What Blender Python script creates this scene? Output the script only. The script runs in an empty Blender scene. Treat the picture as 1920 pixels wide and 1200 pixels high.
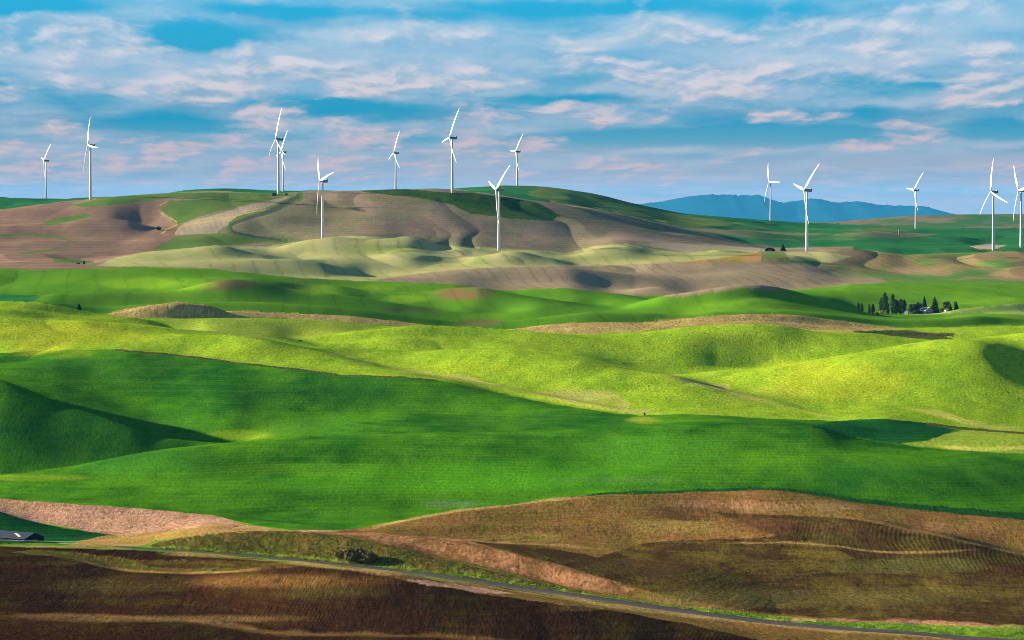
import bpy, math, random
import numpy as np
from mathutils import Vector, Matrix

random.seed(7)
SC = bpy.context.scene
COL = SC.collection

# ------------------------------------------------------------------ camera
F = 7292.0            # focal length in pixels of a 1920 px wide frame (15 degree lens)
YH = 370.0            # row of the true horizon
CAMZ = 200.0
cam_data = bpy.data.cameras.new('camera')
cam = bpy.data.objects.new('camera', cam_data)
COL.objects.link(cam)
cam.location = (0, 0, CAMZ)
cam.rotation_euler = (math.radians(90), 0, 0)
cam_data.sensor_fit = 'HORIZONTAL'
cam_data.angle = 2 * math.atan(960 / F)
cam_data.shift_y = -(600 - YH) / 1920.0
cam_data.clip_start = 1.0
cam_data.clip_end = 300000.0
SC.camera = cam

# ------------------------------------------------------------------ light
SUN_EL = math.radians(12)
SUN_AZ = math.radians(24)       # from the left, a third of the way towards the far side
sun_data = bpy.data.lights.new('sun', 'SUN')
sun_data.energy = 5.0
sun_data.angle = math.radians(0.5)
sun_data.color = (1.0, 0.84, 0.62)
sun = bpy.data.objects.new('sun', sun_data)
COL.objects.link(sun)
SUN_DIR = Vector((-math.cos(SUN_EL) * math.cos(SUN_AZ), math.cos(SUN_EL) * math.sin(SUN_AZ), math.sin(SUN_EL)))
sun.rotation_euler = SUN_DIR.to_track_quat('Z', 'Y').to_euler()

SC.view_settings.view_transform = 'Standard'
SC.view_settings.look = 'None'
SC.view_settings.gamma = 1.0
SC.view_settings.exposure = 1.75
SC.view_settings.use_curve_mapping = False
SC.cycles.use_denoising = True
SC.cycles.filter_width = 0.9
SC.cycles.max_bounces = 4
SC.cycles.volume_bounces = 0
SC.cycles.transparent_max_bounces = 4

def lin(r, g, b):
    f = lambda c: (c / 255 / 12.92) if c / 255 <= 0.04045 else ((c / 255 + 0.055) / 1.055) ** 2.4
    return (f(r), f(g), f(b))

# ------------------------------------------------------------------ node helper
class NT:
    def __init__(self, tree):
        self.t = tree
        tree.nodes.clear()
    def n(self, typ, **kw):
        nd = self.t.nodes.new(typ)
        for k, v in kw.items():
            setattr(nd, k, v)
        return nd
    def put(self, sock, v):
        if hasattr(v, 'is_output'):
            self.t.links.new(v, sock)
        elif v is not None:
            if isinstance(v, (tuple, list)) and len(v) == 3 and sock.type == 'RGBA':
                v = (*v, 1.0)
            sock.default_value = v
    def m(self, op, a, b=None, c=None, clamp=False):
        nd = self.n('ShaderNodeMath', operation=op, use_clamp=clamp)
        for i, v in enumerate((a, b, c)):
            if v is not None:
                self.put(nd.inputs[i], v)
        return nd.outputs[0]
    def v(self, op, a, b=None, out=0):
        nd = self.n('ShaderNodeVectorMath', operation=op)
        self.put(nd.inputs[0], a)
        if b is not None:
            self.put(nd.inputs[1], b)
        return nd.outputs[out]
    def xyz(self, x, y, z=0.0):
        nd = self.n('ShaderNodeCombineXYZ')
        for i, v in enumerate((x, y, z)):
            self.put(nd.inputs[i], v)
        return nd.outputs[0]
    def sep(self, a):
        nd = self.n('ShaderNodeSeparateXYZ')
        self.put(nd.inputs[0], a)
        return nd.outputs
    def noise(self, vec, scale, detail=4.0, rough=0.5, dist=0.0):
        nd = self.n('ShaderNodeTexNoise')
        self.put(nd.inputs['Vector'], vec)
        nd.inputs['Scale'].default_value = scale
        nd.inputs['Detail'].default_value = detail
        nd.inputs['Roughness'].default_value = rough
        nd.inputs['Distortion'].default_value = dist
        return nd.outputs[0]
    def mix(self, f, a, b, blend='MIX'):
        nd = self.n('ShaderNodeMix', data_type='RGBA', blend_type=blend)
        self.put(nd.inputs[0], f)
        self.put(nd.inputs[6], a)
        self.put(nd.inputs[7], b)
        return nd.outputs[2]
    def sm(self, x, lo, hi, a=0.0, b=1.0, kind='SMOOTHSTEP'):
        nd = self.n('ShaderNodeMapRange', interpolation_type=kind)
        self.put(nd.inputs[0], x)
        for i, q in enumerate((lo, hi, a, b)):
            self.put(nd.inputs[i + 1], q)
        return nd.outputs[0]
    def ramp(self, f, stops, interp='EASE'):
        nd = self.n('ShaderNodeValToRGB')
        cr = nd.color_ramp
        cr.interpolation = interp
        while len(cr.elements) < len(stops):
            cr.elements.new(0.5)
        for e, (p, c) in zip(cr.elements, stops):
            e.position = p
            e.color = (*c, 1.0)
        self.put(nd.inputs[0], f)
        return nd.outputs[0]

# ------------------------------------------------------------------ sky
SKY_STRENGTH = 0.05
def build_world():
    w = bpy.data.worlds.new('World')
    SC.world = w
    w.use_nodes = True
    w.cycles.sampling_method = 'MANUAL'
    w.cycles.sample_map_resolution = 512
    N = NT(w.node_tree)
    tc = N.n('ShaderNodeTexCoord').outputs['Generated']
    d = N.v('NORMALIZE', tc)
    dx, dy, dz = N.sep(d)
    az = N.m('ARCTAN2', dx, dy)
    el = N.m('ARCSINE', dz)
    # azimuth and elevation in units of 0.786 degrees
    u = N.m('MULTIPLY_ADD', az, 72.92, 9.6)
    v = N.m('MULTIPLY_ADD', el, -72.92, 3.7)
    p = N.xyz(u, v)
    sky = N.n('ShaderNodeTexSky', sky_type='NISHITA')
    sky.sun_disc = False
    sky.sun_elevation = SUN_EL
    sky.sun_rotation = math.radians(270) + SUN_AZ
    sky.air_density = 1.0
    sky.dust_density = 0.3
    sky.ozone_density = 3.0
    nis = sky.outputs[0]
    vr = N.m('DIVIDE', N.m('ADD', v, 4.0), 8.0)
    base = N.ramp(vr, [
        (0.0, lin(30, 140, 215)), (0.42, lin(38, 172, 228)), (0.50, lin(48, 184, 232)), (0.62, lin(52, 176, 218)),
        (0.78, lin(44, 160, 200)), (0.83, lin(98, 170, 200)), (0.870, lin(176, 184, 202)), (0.90, lin(206, 190, 202)), (0.96, lin(232, 190, 192))], 'LINEAR')
    # cloud decks lie on a sheet overhead, so they crowd together towards the horizon
    e = N.m('MAXIMUM', N.m('SUBTRACT', 3.9, v), 0.05)
    lg = N.m('LOGARITHM', N.m('ADD', e, 0.8), math.e)
    qx = N.m('DIVIDE', N.m('SUBTRACT', u, 9.6), N.m('MULTIPLY_ADD', e, 0.08, 0.80))
    qy = N.m('MULTIPLY', lg, -4.2)
    q0 = N.xyz(qx, qy)
    warp = N.n('ShaderNodeTexNoise')
    N.put(warp.inputs['Vector'], N.v('MULTIPLY', q0, (0.5, 0.8, 1)))
    warp.inputs['Scale'].default_value = 1.0
    warp.inputs['Detail'].default_value = 5
    warp.inputs['Roughness'].default_value = 0.6
    wv = N.v('SUBTRACT', warp.outputs[1], (0.5, 0.5, 0.5))
    q = N.v('ADD', q0, N.v('MULTIPLY', wv, (1.1, 0.55, 0)))
    pw = N.v('ADD', p, N.v('MULTIPLY', wv, (1.1, 0.42, 0)))
    def blobs(lst, src, grow=1.0):
        acc = None
        for cx, cy, rx, ry, s in lst:
            a = N.v('SUBTRACT', src, (cx / 100, cy / 100, 0))
            a = N.v('MULTIPLY', a, (100 / (rx * grow), 100 / (ry * grow), 0))
            L = N.v('LENGTH', a, out=1)
            g = N.sm(L, 0.0, 1.3, s, 0.0)
            acc = g if acc is None else N.m('MAXIMUM', acc, g)
        return acc
    def shaded(vec, sx, sy, detail, rough, du, dv, k, mid):
        """density noise and how much of it faces the light from the upper left"""
        c = N.v('MULTIPLY', vec, (sx, sy, 1))
        a = N.noise(c, 1.0, detail, rough)
        b = N.noise(N.v('ADD', c, (du, dv, 0)), 1.0, detail, rough)
        return a, N.m('ADD', N.m('MULTIPLY', N.m('SUBTRACT', a, b), k), mid, clamp=True)
    c = base
    # 1: high thin veil with streaks
    n1, l1 = shaded(q, 0.30, 1.0, 8, 0.55, -0.08, -0.26, 3.2, 0.52)
    d1 = N.m('ADD', N.m('MULTIPLY', N.m('SUBTRACT', n1, 0.5), 3.0), N.m('SUBTRACT', blobs(VEILS, pw), N.m('MULTIPLY', blobs(GAPS, pw), 1.35)))
    a1 = N.sm(d1, -0.72, 0.50)
    veil_lit = N.ramp(vr, [(0.5, lin(176, 218, 242)), (0.65, lin(206, 218, 236)), (0.80, lin(178, 198, 220)), (0.96, lin(188, 190, 208))], 'LINEAR')
    veil_dark = N.ramp(vr, [(0.5, lin(120, 196, 236)), (0.65, lin(138, 192, 226)), (0.80, lin(112, 174, 206)), (0.96, lin(152, 176, 202))], 'LINEAR')
    c = N.mix(N.m('MULTIPLY', a1, 0.90), c, N.mix(l1, veil_dark, veil_lit))
    # 2: grey-blue undersides of the layered banks
    n2 = N.noise(N.v('MULTIPLY', q, (0.42, 1.7, 1)), 1.0, 7, 0.58)
    a2 = N.sm(N.m('ADD', N.m('MULTIPLY', N.m('SUBTRACT', n2, 0.5), 3.2), blobs(UNDER, pw)), 0.1, 0.95)
    c = N.mix(N.m('MULTIPLY', a2, 0.62), c, N.ramp(vr, [(0.5, lin(90, 176, 222)), (0.7, lin(92, 162, 202)), (0.9, lin(142, 170, 196))], 'LINEAR'))
    # 3: heaped clouds with lit tops
    n3, l3 = shaded(q, 0.72, 1.40, 10, 0.52, -0.09, -0.17, 6.0, 0.58)
    pb = blobs(PUFFS, pw, 1.3)
    pb = N.m('SUBTRACT', pb, N.m('MULTIPLY', blobs(GAPS, pw), 0.45))
    d3 = N.m('ADD', pb, N.m('MULTIPLY', N.m('SUBTRACT', n3, 0.5), 2.4))
    a3 = N.sm(d3, 0.04, 0.62)
    lit = N.ramp(vr, [(0.5, lin(224, 232, 244)), (0.65, lin(232, 228, 236)), (0.74, lin(232, 218, 222)), (0.83, lin(226, 200, 205)), (0.95, lin(212, 190, 200))], 'LINEAR')
    dark = N.ramp(vr, [(0.5, lin(150, 200, 232)), (0.70, lin(142, 184, 214)), (0.95, lin(156, 178, 202))], 'LINEAR')
    c = N.mix(N.m('MULTIPLY', a3, 0.86), c, N.mix(l3, dark, lit))
    k = 1.0 / SKY_STRENGTH / 2.0 ** SC.view_settings.exposure
    c = N.v('SCALE', c)
    c.node.inputs['Scale'].default_value = k * SKY_GAIN
    fac = N.sm(v, -9.0, -3.0)
    fin = N.mix(fac, nis, c)
    bg = N.n('ShaderNodeBackground')
    N.put(bg.inputs[0], fin)
    bg.inputs[1].default_value = SKY_STRENGTH
    out = N.n('ShaderNodeOutputWorld')
    w.node_tree.links.new(bg.outputs[0], out.inputs[0])

SKY_GAIN = 0.88
# centre x, centre y, half width, half height (photograph pixels), strength
PUFFS = [(165, 95, 130, 60, .62), (310, 108, 55, 24, .5), (15, 85, 45, 40, .5), (520, 140, 170, 40, .6), (690, 150, 190, 50, .6),
         (790, 85, 120, 26, .4), (640, 75, 90, 22, .35), (860, 125, 90, 24, .45), (30, 190, 45, 28, .45), (370, 180, 90, 26, .55),
         (490, 222, 75, 26, .6), (130, 248, 75, 26, .55), (400, 268, 130, 20, .55), (620, 240, 70, 26, .5), (700, 258, 90, 30, .6),
         (870, 265, 110, 28, .55), (1000, 270, 110, 20, .55), (920, 222, 70, 18, .5), (1080, 206, 110, 22, .7), (30, 315, 70, 40, .55),
         (140, 310, 60, 50, .6), (285, 305, 40, 32, .55), (440, 318, 45, 34, .65), (330, 300, 25, 22, .4), (560, 345, 60, 24, .45),
         (1165, 315, 42, 30, .6), (700, 312, 40, 20, .4), (1300, 80, 280, 26, .45), (1230, 150, 200, 42, .55), (1400, 130, 220, 34, .5),
         (1650, 80, 260, 34, .42), (1600, 145, 190, 26, .5), (1850, 110, 130, 50, .42), (1460, 221, 60, 15, .65), (1575, 214, 50, 16, .65),
         (1410, 214, 24, 12, .5), (1720, 248, 70, 22, .65), (1570, 274, 80, 12, .6), (1860, 182, 120, 22, .6), (1815, 350, 34, 20, .5),
         (1900, 318, 40, 14, .45), (1545, 352, 24, 20, .4), (1270, 60, 130, 16, .35), (970, 330, 40, 24, .45), (1490, 374, 100, 14, .3),
         (1720, 20, 120, 16, .25),
         (70, 330, 60, 30, .7), (215, 300, 40, 26, .6), (250, 335, 50, 20, .5), (330, 285, 60, 14, .5), (600, 305, 50, 20, .5), (520, 300, 40, 20, .45),
         (650, 345, 80, 20, .5), (800, 320, 60, 20, .4), (900, 310, 50, 24, .45), (1100, 300, 40, 16, .4), (1240, 330, 40, 16, .35), (1040, 345, 60, 16, .35)]
VEILS = [(250, 130, 330, 100, .5), (700, 130, 420, 90, .5), (1250, 100, 480, 80, .5), (1700, 70, 380, 90, .6), (400, 230, 420, 40, .35),
         (1050, 235, 320, 34, .4), (1400, 175, 420, 30, .4), (60, 220, 130, 60, .35), (500, 330, 800, 70, .75), (1150, 300, 420, 36, .35),
         (1650, 190, 180, 22, .35), (1800, 270, 160, 30, .3), (1600, 335, 520, 60, .55)]
GAPS = [(60, 12, 260, 26, 1.0), (360, 70, 130, 34, .95), (560, 20, 200, 16, .5), (150, 195, 160, 26, .6), (290, 232, 190, 34, .95),
        (700, 205, 200, 22, .8), (1100, 187, 210, 12, .7), (1210, 262, 300, 26, 1.0), (1450, 258, 260, 32, .9), (1640, 215, 160, 22, .6),
        (1880, 240, 120, 30, .8), (1050, 15, 300, 20, .7), (830, 30, 150, 22, .5), (1420, 20, 160, 18, .4), (1700, 300, 260, 20, .5),
        (880, 200, 150, 16, .4)]
UNDER = [(450, 205, 260, 26, .6), (130, 232, 160, 18, .5), (860, 215, 160, 20, .5), (1250, 215, 300, 26, .55), (330, 270, 120, 20, .4),
         (1800, 215, 160, 24, .5), (760, 285, 200, 24, .4), (1300, 30, 220, 24, .35), (560, 100, 100, 20, .3), (1120, 340, 200, 30, .3)]
build_world()

# ------------------------------------------------------------------ numeric helpers
def _hash(ix, iy, seed):
    h = (ix.astype(np.int64) * 374761393 + iy.astype(np.int64) * 668265263 + seed * 974634281) & 0xFFFFFFFF
    h = ((h ^ (h >> 13)) * 1274126177) & 0xFFFFFFFF
    h = h ^ (h >> 16)
    return (h & 0xFFFF).astype(np.float32) / 65535.0

def vnoise(x, y, seed=0):
    ix = np.floor(x); iy = np.floor(y)
    fx = (x - ix).astype(np.float32); fy = (y - iy).astype(np.float32)
    fx = fx * fx * (3 - 2 * fx); fy = fy * fy * (3 - 2 * fy)
    a = _hash(ix, iy, seed); b = _hash(ix + 1, iy, seed)
    c = _hash(ix, iy + 1, seed); d = _hash(ix + 1, iy + 1, seed)
    return (a * (1 - fx) + b * fx) * (1 - fy) + (c * (1 - fx) + d * fx) * fy

def fbm(x, y, octv=4, seed=0, gain=0.5):
    s = 0; a = 1.0; t = 0
    for i in range(octv):
        s = s + a * vnoise(x * 2 ** i + 17.3 * i, y * 2 ** i - 9.1 * i, seed + i)
        t += a; a *= gain
    return s / t

def pchip_slopes(xk, yk):
    h = np.diff(xk, axis=-1); dl = np.diff(yk, axis=-1) / h
    d = np.zeros_like(yk)
    w1 = 2 * h[..., 1:] + h[..., :-1]; w2 = h[..., 1:] + 2 * h[..., :-1]
    a = dl[..., :-1]; b = dl[..., 1:]
    ok = a * b > 0
    with np.errstate(divide='ignore', invalid='ignore'):
        hm = (w1 + w2) / (w1 / a + w2 / b)
    d[..., 1:-1] = np.where(ok, hm, 0)
    d[..., 0] = dl[..., 0]; d[..., -1] = dl[..., -1]
    return d

def pchip_eval(xk, yk, d, x):
    i = np.clip(np.searchsorted(xk, x) - 1, 0, len(xk) - 2)
    h = xk[i + 1] - xk[i]; t = np.clip((x - xk[i]) / h, 0, 1)
    t2 = t * t; t3 = t2 * t
    return (2 * t3 - 3 * t2 + 1) * yk[i] + (t3 - 2 * t2 + t) * h * d[i] + (-2 * t3 + 3 * t2) * yk[i + 1] + (t3 - t2) * h * d[i + 1]

def pchip1(xk, yk, x):
    xk = np.array(xk, float); yk = np.array(yk, float)
    return pchip_eval(xk, yk, pchip_slopes(xk, yk), np.clip(x, xk[0], xk[-1]))

def gsmooth(a, sig):
    if sig < 0.3:
        return a
    r = int(sig * 3) + 1
    k = np.exp(-0.5 * (np.arange(-r, r + 1) / sig) ** 2); k /= k.sum()
    return np.convolve(np.pad(a, r, mode='edge'), k, mode='valid')

def P(s):
    """'x y Y; x y; ...' -> three lists; a missing distance is interpolated along x"""
    xs, ys, xd, ds = [], [], [], []
    for e in s.replace('\n', ' ').split(';'):
        f = [float(q) for q in e.split()]
        if not f:
            continue
        xs.append(f[0]); ys.append(f[1])
        if len(f) > 2:
            xd.append(f[0]); ds.append(f[2])
    return xs, ys, xd, ds

# ------------------------------------------------------------------ the relief: crests and hollows, near to far.
# Each line is surveyed as x, height reading and distance in metres along it.
RELIEF = [
 "-150 1800 700; 2070 1800 700",
 "-150 1330 1260; 2070 1330 1260",
 # R0 front rim and the hollow behind it
 "-150 1150 1480; 0 1153; 150 1153; 300 1160 1470; 400 1172; 500 1183 1460; 620 1188; 700 1189 1450; 860 1197; 1000 1210 1430; 1200 1235; 1430 1270 1405; 1700 1285; 2070 1290 1390",
 "-150 1166 1560; 0 1168 1560; 300 1178; 500 1198; 700 1212 1515; 860 1226 1500; 1000 1246 1482; 1200 1276 1462; 1430 1296 1445; 1700 1300 1420; 2070 1300 1405",
 # R1 dark ploughed hill
 "-150 1022 1800; 0 1032 1790; 130 1047 1770; 250 1071 1750; 350 1074 1735; 450 1070 1690; 560 1063 1645; 680 1073 1610; 800 1093 1592; 900 1111 1582; 1000 1124 1575; 1100 1137 1570; 1200 1152 1564; 1300 1170 1554; 1430 1200 1530; 1600 1233 1500; 1800 1250 1475; 2070 1264 1460",
 "-150 1020 1850; 0 1028 1850; 130 1043 1830; 250 1072 1800; 350 1076 1785; 450 1072 1770; 560 1064 1755; 680 1068 1730; 800 1088 1705; 900 1107 1685; 1000 1119 1668; 1100 1132 1650; 1200 1147 1630; 1300 1165 1605; 1430 1188 1570; 1600 1210 1535; 1800 1226 1510; 2070 1240 1495",
 # lip in front of the road
 "-150 1010 1880; 0 1018 1880; 120 1021 1872; 200 1025.5 1866; 300 1034 1850; 420 1043 1835; 640 1062 1785; 800 1082 1755; 1000 1112 1710; 1200 1141 1668; 1430 1173 1620; 1600 1192 1585; 1900 1212 1550; 2070 1222 1530",
 # road
 "-150 1012 1930; 0 1021 1920; 150 1024 1905; 300 1030 1885; 420 1038 1870; 640 1058 1830; 800 1077 1795; 1000 1106 1745; 1200 1136 1695; 1400 1160 1655; 1600 1180 1620; 1800 1194 1595; 1900 1201 1580; 2070 1212 1560",
 # bank top
 "-150 1012 1960; 0 1017 1955; 150 1018 1950; 280 1018 1942; 330 1010 1932; 400 1001 1920; 470 997 1915; 560 997 1905; 640 1006 1882; 700 1018 1862; 800 1041 1830; 900 1066 1795; 1000 1089 1768; 1100 1113 1735; 1200 1130 1712; 1400 1154 1668; 1600 1173 1634; 1800 1187 1609; 1900 1194 1594; 2070 1205 1572",
 "-150 1012 1985; 0 1016 1980; 150 1017 1975; 280 1018 1965; 330 1011 1958; 400 1003 1950; 470 999 1945; 560 998 1935; 640 1003 1905; 700 1013 1880; 800 1036 1845; 900 1062 1805; 1000 1086 1778; 1100 1110 1742; 1200 1127 1719; 1400 1151 1676; 1600 1169 1643; 1800 1183 1618; 2070 1200 1582",
 # stubble spur
 "-150 1008 2030; 0 1012 2020; 150 1014 2010; 280 1001 2005; 400 986 2000; 480 990 1990; 560 993 1980; 640 998 1955; 760 1005 1925; 850 1014 1890; 950 1034 1845; 1050 1060 1805; 1180 1098 1752; 1300 1130 1705; 1500 1156 1672; 1700 1171 1645; 1920 1184 1615; 2070 1191 1600",
 "-150 1008 2050; 0 1012 2042; 150 1014 2038; 280 1004 2040; 400 990 2035; 480 989 2025; 560 990 2025; 640 995 2020; 760 1006 2005; 850 1016 2000; 950 1020 1995; 1050 1025 1990; 1133 1030 1970; 1180 1036 1950; 1280 1046 1920; 1400 1062 1880; 1550 1085 1825; 1700 1108 1780; 1920 1128 1735; 2070 1138 1715",
 # straw valley on the brown hill / foot of the barn hill
 "-150 988 2085; 0 994 2080; 70 999 2075; 120 1003 2070; 200 1006 2065; 300 1001 2062; 400 989 2058; 480 986 2055; 560 987 2055; 640 990 2050; 760 995 2045; 880 1002 2045; 1000 1006 2040; 1133 1012 2025; 1280 1017 2000; 1380 1020 1975; 1550 1023 1945; 1640 1035 1925; 1700 1040 1910; 1830 1052 1880; 1920 1064 1855; 2070 1080 1830",
 # brown hill rib / barn hill crest
 "-150 920 2160; 0 960 2125; 70 980 2110; 120 990 2100; 200 1001 2085; 300 1000 2080; 400 988 2075; 480 985 2070; 560 985 2070; 640 988 2065; 700 988; 900 984 2068; 1100 982 2065; 1300 977 2055; 1440 972 2040; 1600 977 2015; 1750 1003 1980; 1920 1040 1930; 2070 1065 1895",
 "-150 930 2200; 0 966 2165; 70 985 2150; 120 992 2130; 200 1001 2105; 300 999 2092; 400 986 2088; 480 983 2082; 560 983 2082; 640 986 2080; 700 987 2085; 900 981 2090; 1100 979 2090; 1300 975 2085; 1440 970 2075; 1600 974 2055; 1750 997 2025; 1920 1031 1980; 2070 1055 1940",
 # R3 brown crest / top of the pink stubble
 "-150 925 2290; 0 935 2270; 100 943 2245; 250 952 2220; 400 966 2175; 480 975 2150; 560 979 2140; 640 981 2130; 700 982 2125; 760 975 2130; 850 959 2145; 950 947 2160; 1040 937 2170; 1150 928 2175; 1280 925 2170; 1380 921 2165; 1440 919 2160; 1500 925 2150; 1600 942 2125; 1700 955 2105; 1800 965 2085; 1920 976 2060; 2070 992 2030",
 "-150 920 2320; 0 929 2300; 100 938 2280; 250 946 2260; 400 958 2230; 480 966 2215; 560 970 2205; 640 972 2195; 700 973 2190; 760 974 2195; 850 965 2210; 950 955 2225; 1040 947 2230; 1150 939 2235; 1280 936 2230; 1380 932 2225; 1440 930 2220; 1500 936 2210; 1600 953 2185; 1700 965 2165; 1800 974 2145; 1920 986 2120; 2070 1001 2090",
 "-150 915 2365; 0 912 2355; 250 905 2380; 480 902 2370; 640 903 2365; 760 903 2365; 1000 890 2375; 1280 882 2385; 1440 882 2375; 1600 896 2340; 1800 917 2290; 1920 927 2270; 2070 938 2250",
 # R5 middle green crest, then the dip behind it
 "-150 905 2400; 0 893 2420; 60 885 2440; 150 868 2470; 250 850 2500; 330 838 2520; 430 829 2550; 500 825 2565; 640 817 2580; 800 812 2590; 950 810 2590; 1100 804 2595; 1200 798 2600; 1300 793 2600; 1400 794 2595; 1520 798 2585; 1600 820 2555; 1700 835 2525; 1800 845 2495; 1920 851 2470; 2070 855 2455",
 "-150 920 2500; 0 910 2510; 60 904 2520; 150 892 2545; 250 876 2570; 330 862 2585; 430 842 2600; 500 826 2615; 640 816 2640; 800 810 2650; 950 808 2650; 1100 801 2655; 1200 795 2655; 1300 790 2655; 1400 792 2650; 1520 800 2640; 1600 824 2610; 1700 838 2580; 1800 846 2555; 1920 851 2530; 2070 856 2515",
 # left spur and the shaded hollow behind it
 "-150 668 2850; 0 711 2760; 50 729 2740; 100 750 2720; 170 772 2690; 250 800 2655; 300 818 2640; 430 830 2625; 500 820 2645; 640 808 2690; 800 801 2700; 1000 796 2700; 1150 791 2690; 1280 786 2685; 1430 788 2675; 1560 794 2660; 1650 808 2640; 1780 818 2610; 1920 824 2580; 2070 835 2560",
 "-150 682 2945; 0 726 2850; 50 744 2825; 100 765 2800; 170 788 2765; 250 815 2725; 300 829 2700; 430 834 2665; 500 816 2690; 640 800 2760; 800 792 2770; 1000 788 2750; 1150 786 2730; 1280 783 2720; 1430 787 2710; 1560 794 2695; 1650 805 2675; 1780 815 2645; 1920 820 2610; 2070 830 2590",
 "-150 688 3060; 0 703 2995; 60 713 2975; 100 722 2955; 160 745 2910; 250 783 2830; 300 803 2780; 430 822 2700; 500 808 2740; 640 785 2820; 800 778 2830; 1000 778 2790; 1150 780 2755; 1280 781 2740; 1430 786 2730; 1560 792 2712; 1650 800 2695; 1780 810 2670; 1920 816 2640; 2070 827 2620",
 # edge between the dark and the yellow fields
 "-150 668 3260; 0 662 3250; 150 655 3240; 220 655 3220; 330 665 3180; 450 680 3130; 560 692 3080; 640 702 3040; 750 706 3010; 830 714 2990; 950 740 2930; 1050 760 2870; 1150 775 2810; 1200 779 2790; 1280 776 2785; 1430 784 2765; 1560 789 2750; 1650 785 2745; 1750 797 2725; 1850 806 2705; 1920 812 2695; 2070 825 2675",
 "-150 665 3285; 0 658 3275; 150 651 3265; 220 651 3245; 330 661 3205; 450 677 3155; 560 689 3105; 640 699 3065; 750 703 3035; 830 712 3012; 950 738 2950; 1050 758 2890; 1150 773 2828; 1200 777 2806; 1280 773 2802; 1430 780 2782; 1560 786 2766; 1650 783 2766; 1750 794 2742; 1850 803 2722; 1920 809 2712; 2070 821 2692",
 # Y1
 "-150 628 3340; 0 626 3340; 200 630 3340; 340 628 3330; 420 629 3315; 500 640 3280; 600 656 3240; 740 690 3140; 870 713 3030; 1000 736 2950; 1130 761 2865; 1180 769 2835; 1280 767 2830; 1430 775 2810; 1560 781 2792; 1650 778 2790; 1750 787 2770; 1850 797 2745; 1920 803 2735; 2070 814 2715",
 "-150 620 3370; 0 618 3370; 200 624 3370; 340 627 3368; 420 632 3360; 500 643 3330; 600 657 3290; 740 689 3195; 870 711 3080; 1000 733 2990; 1130 757 2895; 1180 765 2862; 1280 763 2858; 1430 771 2838; 1560 778 2812; 1650 775 2812; 1750 782 2795; 1850 792 2765; 1920 798 2755; 2070 809 2735",
 # Y2
 "-150 605 3410; 0 602 3410; 150 610 3410; 285 618 3405; 340 622 3400; 500 634 3390; 600 651 3350; 640 655 3330; 760 659 3310; 860 652 3295; 920 651 3285; 1000 660 3255; 1100 675 3205; 1200 695 3130; 1300 713 3060; 1370 735 2980; 1450 755 2910; 1560 774 2840; 1650 771 2840; 1750 776 2825; 1850 785 2795; 1920 793 2780; 2070 804 2760",
 "-150 598 3440; 0 595 3440; 150 605 3440; 285 614 3435; 340 620 3430; 500 632 3420; 600 651 3400; 640 656 3395; 760 664 3375; 860 660 3360; 920 659 3345; 1000 665 3310; 1100 679 3255; 1200 697 3180; 1300 712 3105; 1370 730 3030; 1450 748 2950; 1560 768 2870; 1650 766 2870; 1750 770 2858; 1850 779 2825; 1920 788 2808; 2070 799 2785",
 # Y4 right knoll
 "-150 585 3470; 0 580 3470; 150 596 3470; 285 610 3465; 340 618 3460; 500 628 3450; 600 644 3440; 640 643 3430; 760 642 3420; 920 644 3405; 1000 656 3360; 1100 671 3305; 1200 693 3250; 1280 700 3220; 1400 690 3225; 1500 680 3230; 1600 665 3235; 1700 648 3240; 1780 635 3240; 1870 630 3240; 1920 627 3235; 2070 622 3230",
 "-150 580 3500; 0 574 3500; 150 592 3500; 285 608 3490; 340 620 3485; 500 626 3475; 600 640 3462; 640 638 3455; 760 634 3450; 920 637 3440; 1000 649 3400; 1100 664 3355; 1200 687 3300; 1280 696 3270; 1400 696 3295; 1500 686 3305; 1600 672 3305; 1700 658 3310; 1780 647 3315; 1870 642 3320; 1920 640 3315; 2070 636 3310",
 # Y3 and the crest of the bright left hill
 "-150 560 3560; 0 565 3550; 70 567; 130 577; 190 590 3530; 250 597; 285 602; 320 612 3515; 345 623 3505; 400 620 3495; 500 624 3490; 560 634 3485; 640 624 3490; 700 617; 800 611 3500; 900 615; 1000 622 3490; 1100 628; 1200 622; 1300 612 3500; 1400 608; 1450 609 3495; 1530 622; 1600 627 3460; 1740 639 3430; 1800 639; 1920 636 3430; 2070 634",
 "-150 580 3610; 0 582 3610; 130 592; 190 600 3590; 250 615 3575; 285 624 3565; 320 632 3552; 345 629 3545; 400 615 3545; 500 620 3545; 560 629 3540; 640 622; 700 621 3560; 800 617 3570; 900 621; 1000 627; 1100 632 3550; 1200 627; 1300 618 3570; 1400 615; 1450 615 3560; 1530 623; 1600 623 3510; 1740 633 3480; 1800 632; 1920 630 3480; 2070 628",
 # field behind
 "-150 590 3660; 0 590; 200 594; 250 597; 330 597; 430 596 3660; 560 599; 640 603 3650; 720 612 3630; 800 617; 1000 625 3620; 1200 624; 1400 613; 1530 619 3600; 1600 619; 1700 616 3600; 1800 614; 1920 611 3610; 2070 608",
 "-150 600 3700; 200 601 3700; 430 602 3700; 560 605; 640 609 3690; 720 615 3680; 800 620; 1000 627 3660; 1200 622; 1400 613; 1530 619; 1600 621 3650; 1700 620; 1920 617 3660; 2070 612",
 # corn mounds, then the long corn strip
 "-150 592 3740; 150 590 3740; 210 586; 270 574; 330 567; 390 573; 440 589; 500 600; 640 607; 720 615; 850 620; 1000 621 3710; 1050 616; 1100 612; 1200 612; 1300 606; 1400 604 3710; 1560 612; 1680 618; 1920 614; 2070 610",
 "-150 598 3790; 150 597 3790; 210 594; 270 584; 330 578; 390 584; 440 592; 500 599; 640 605; 720 613; 850 620; 1000 621 3750; 1050 617; 1100 613; 1200 613; 1300 606; 1400 603 3750; 1560 611; 1680 618; 1920 616; 2070 611",
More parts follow.
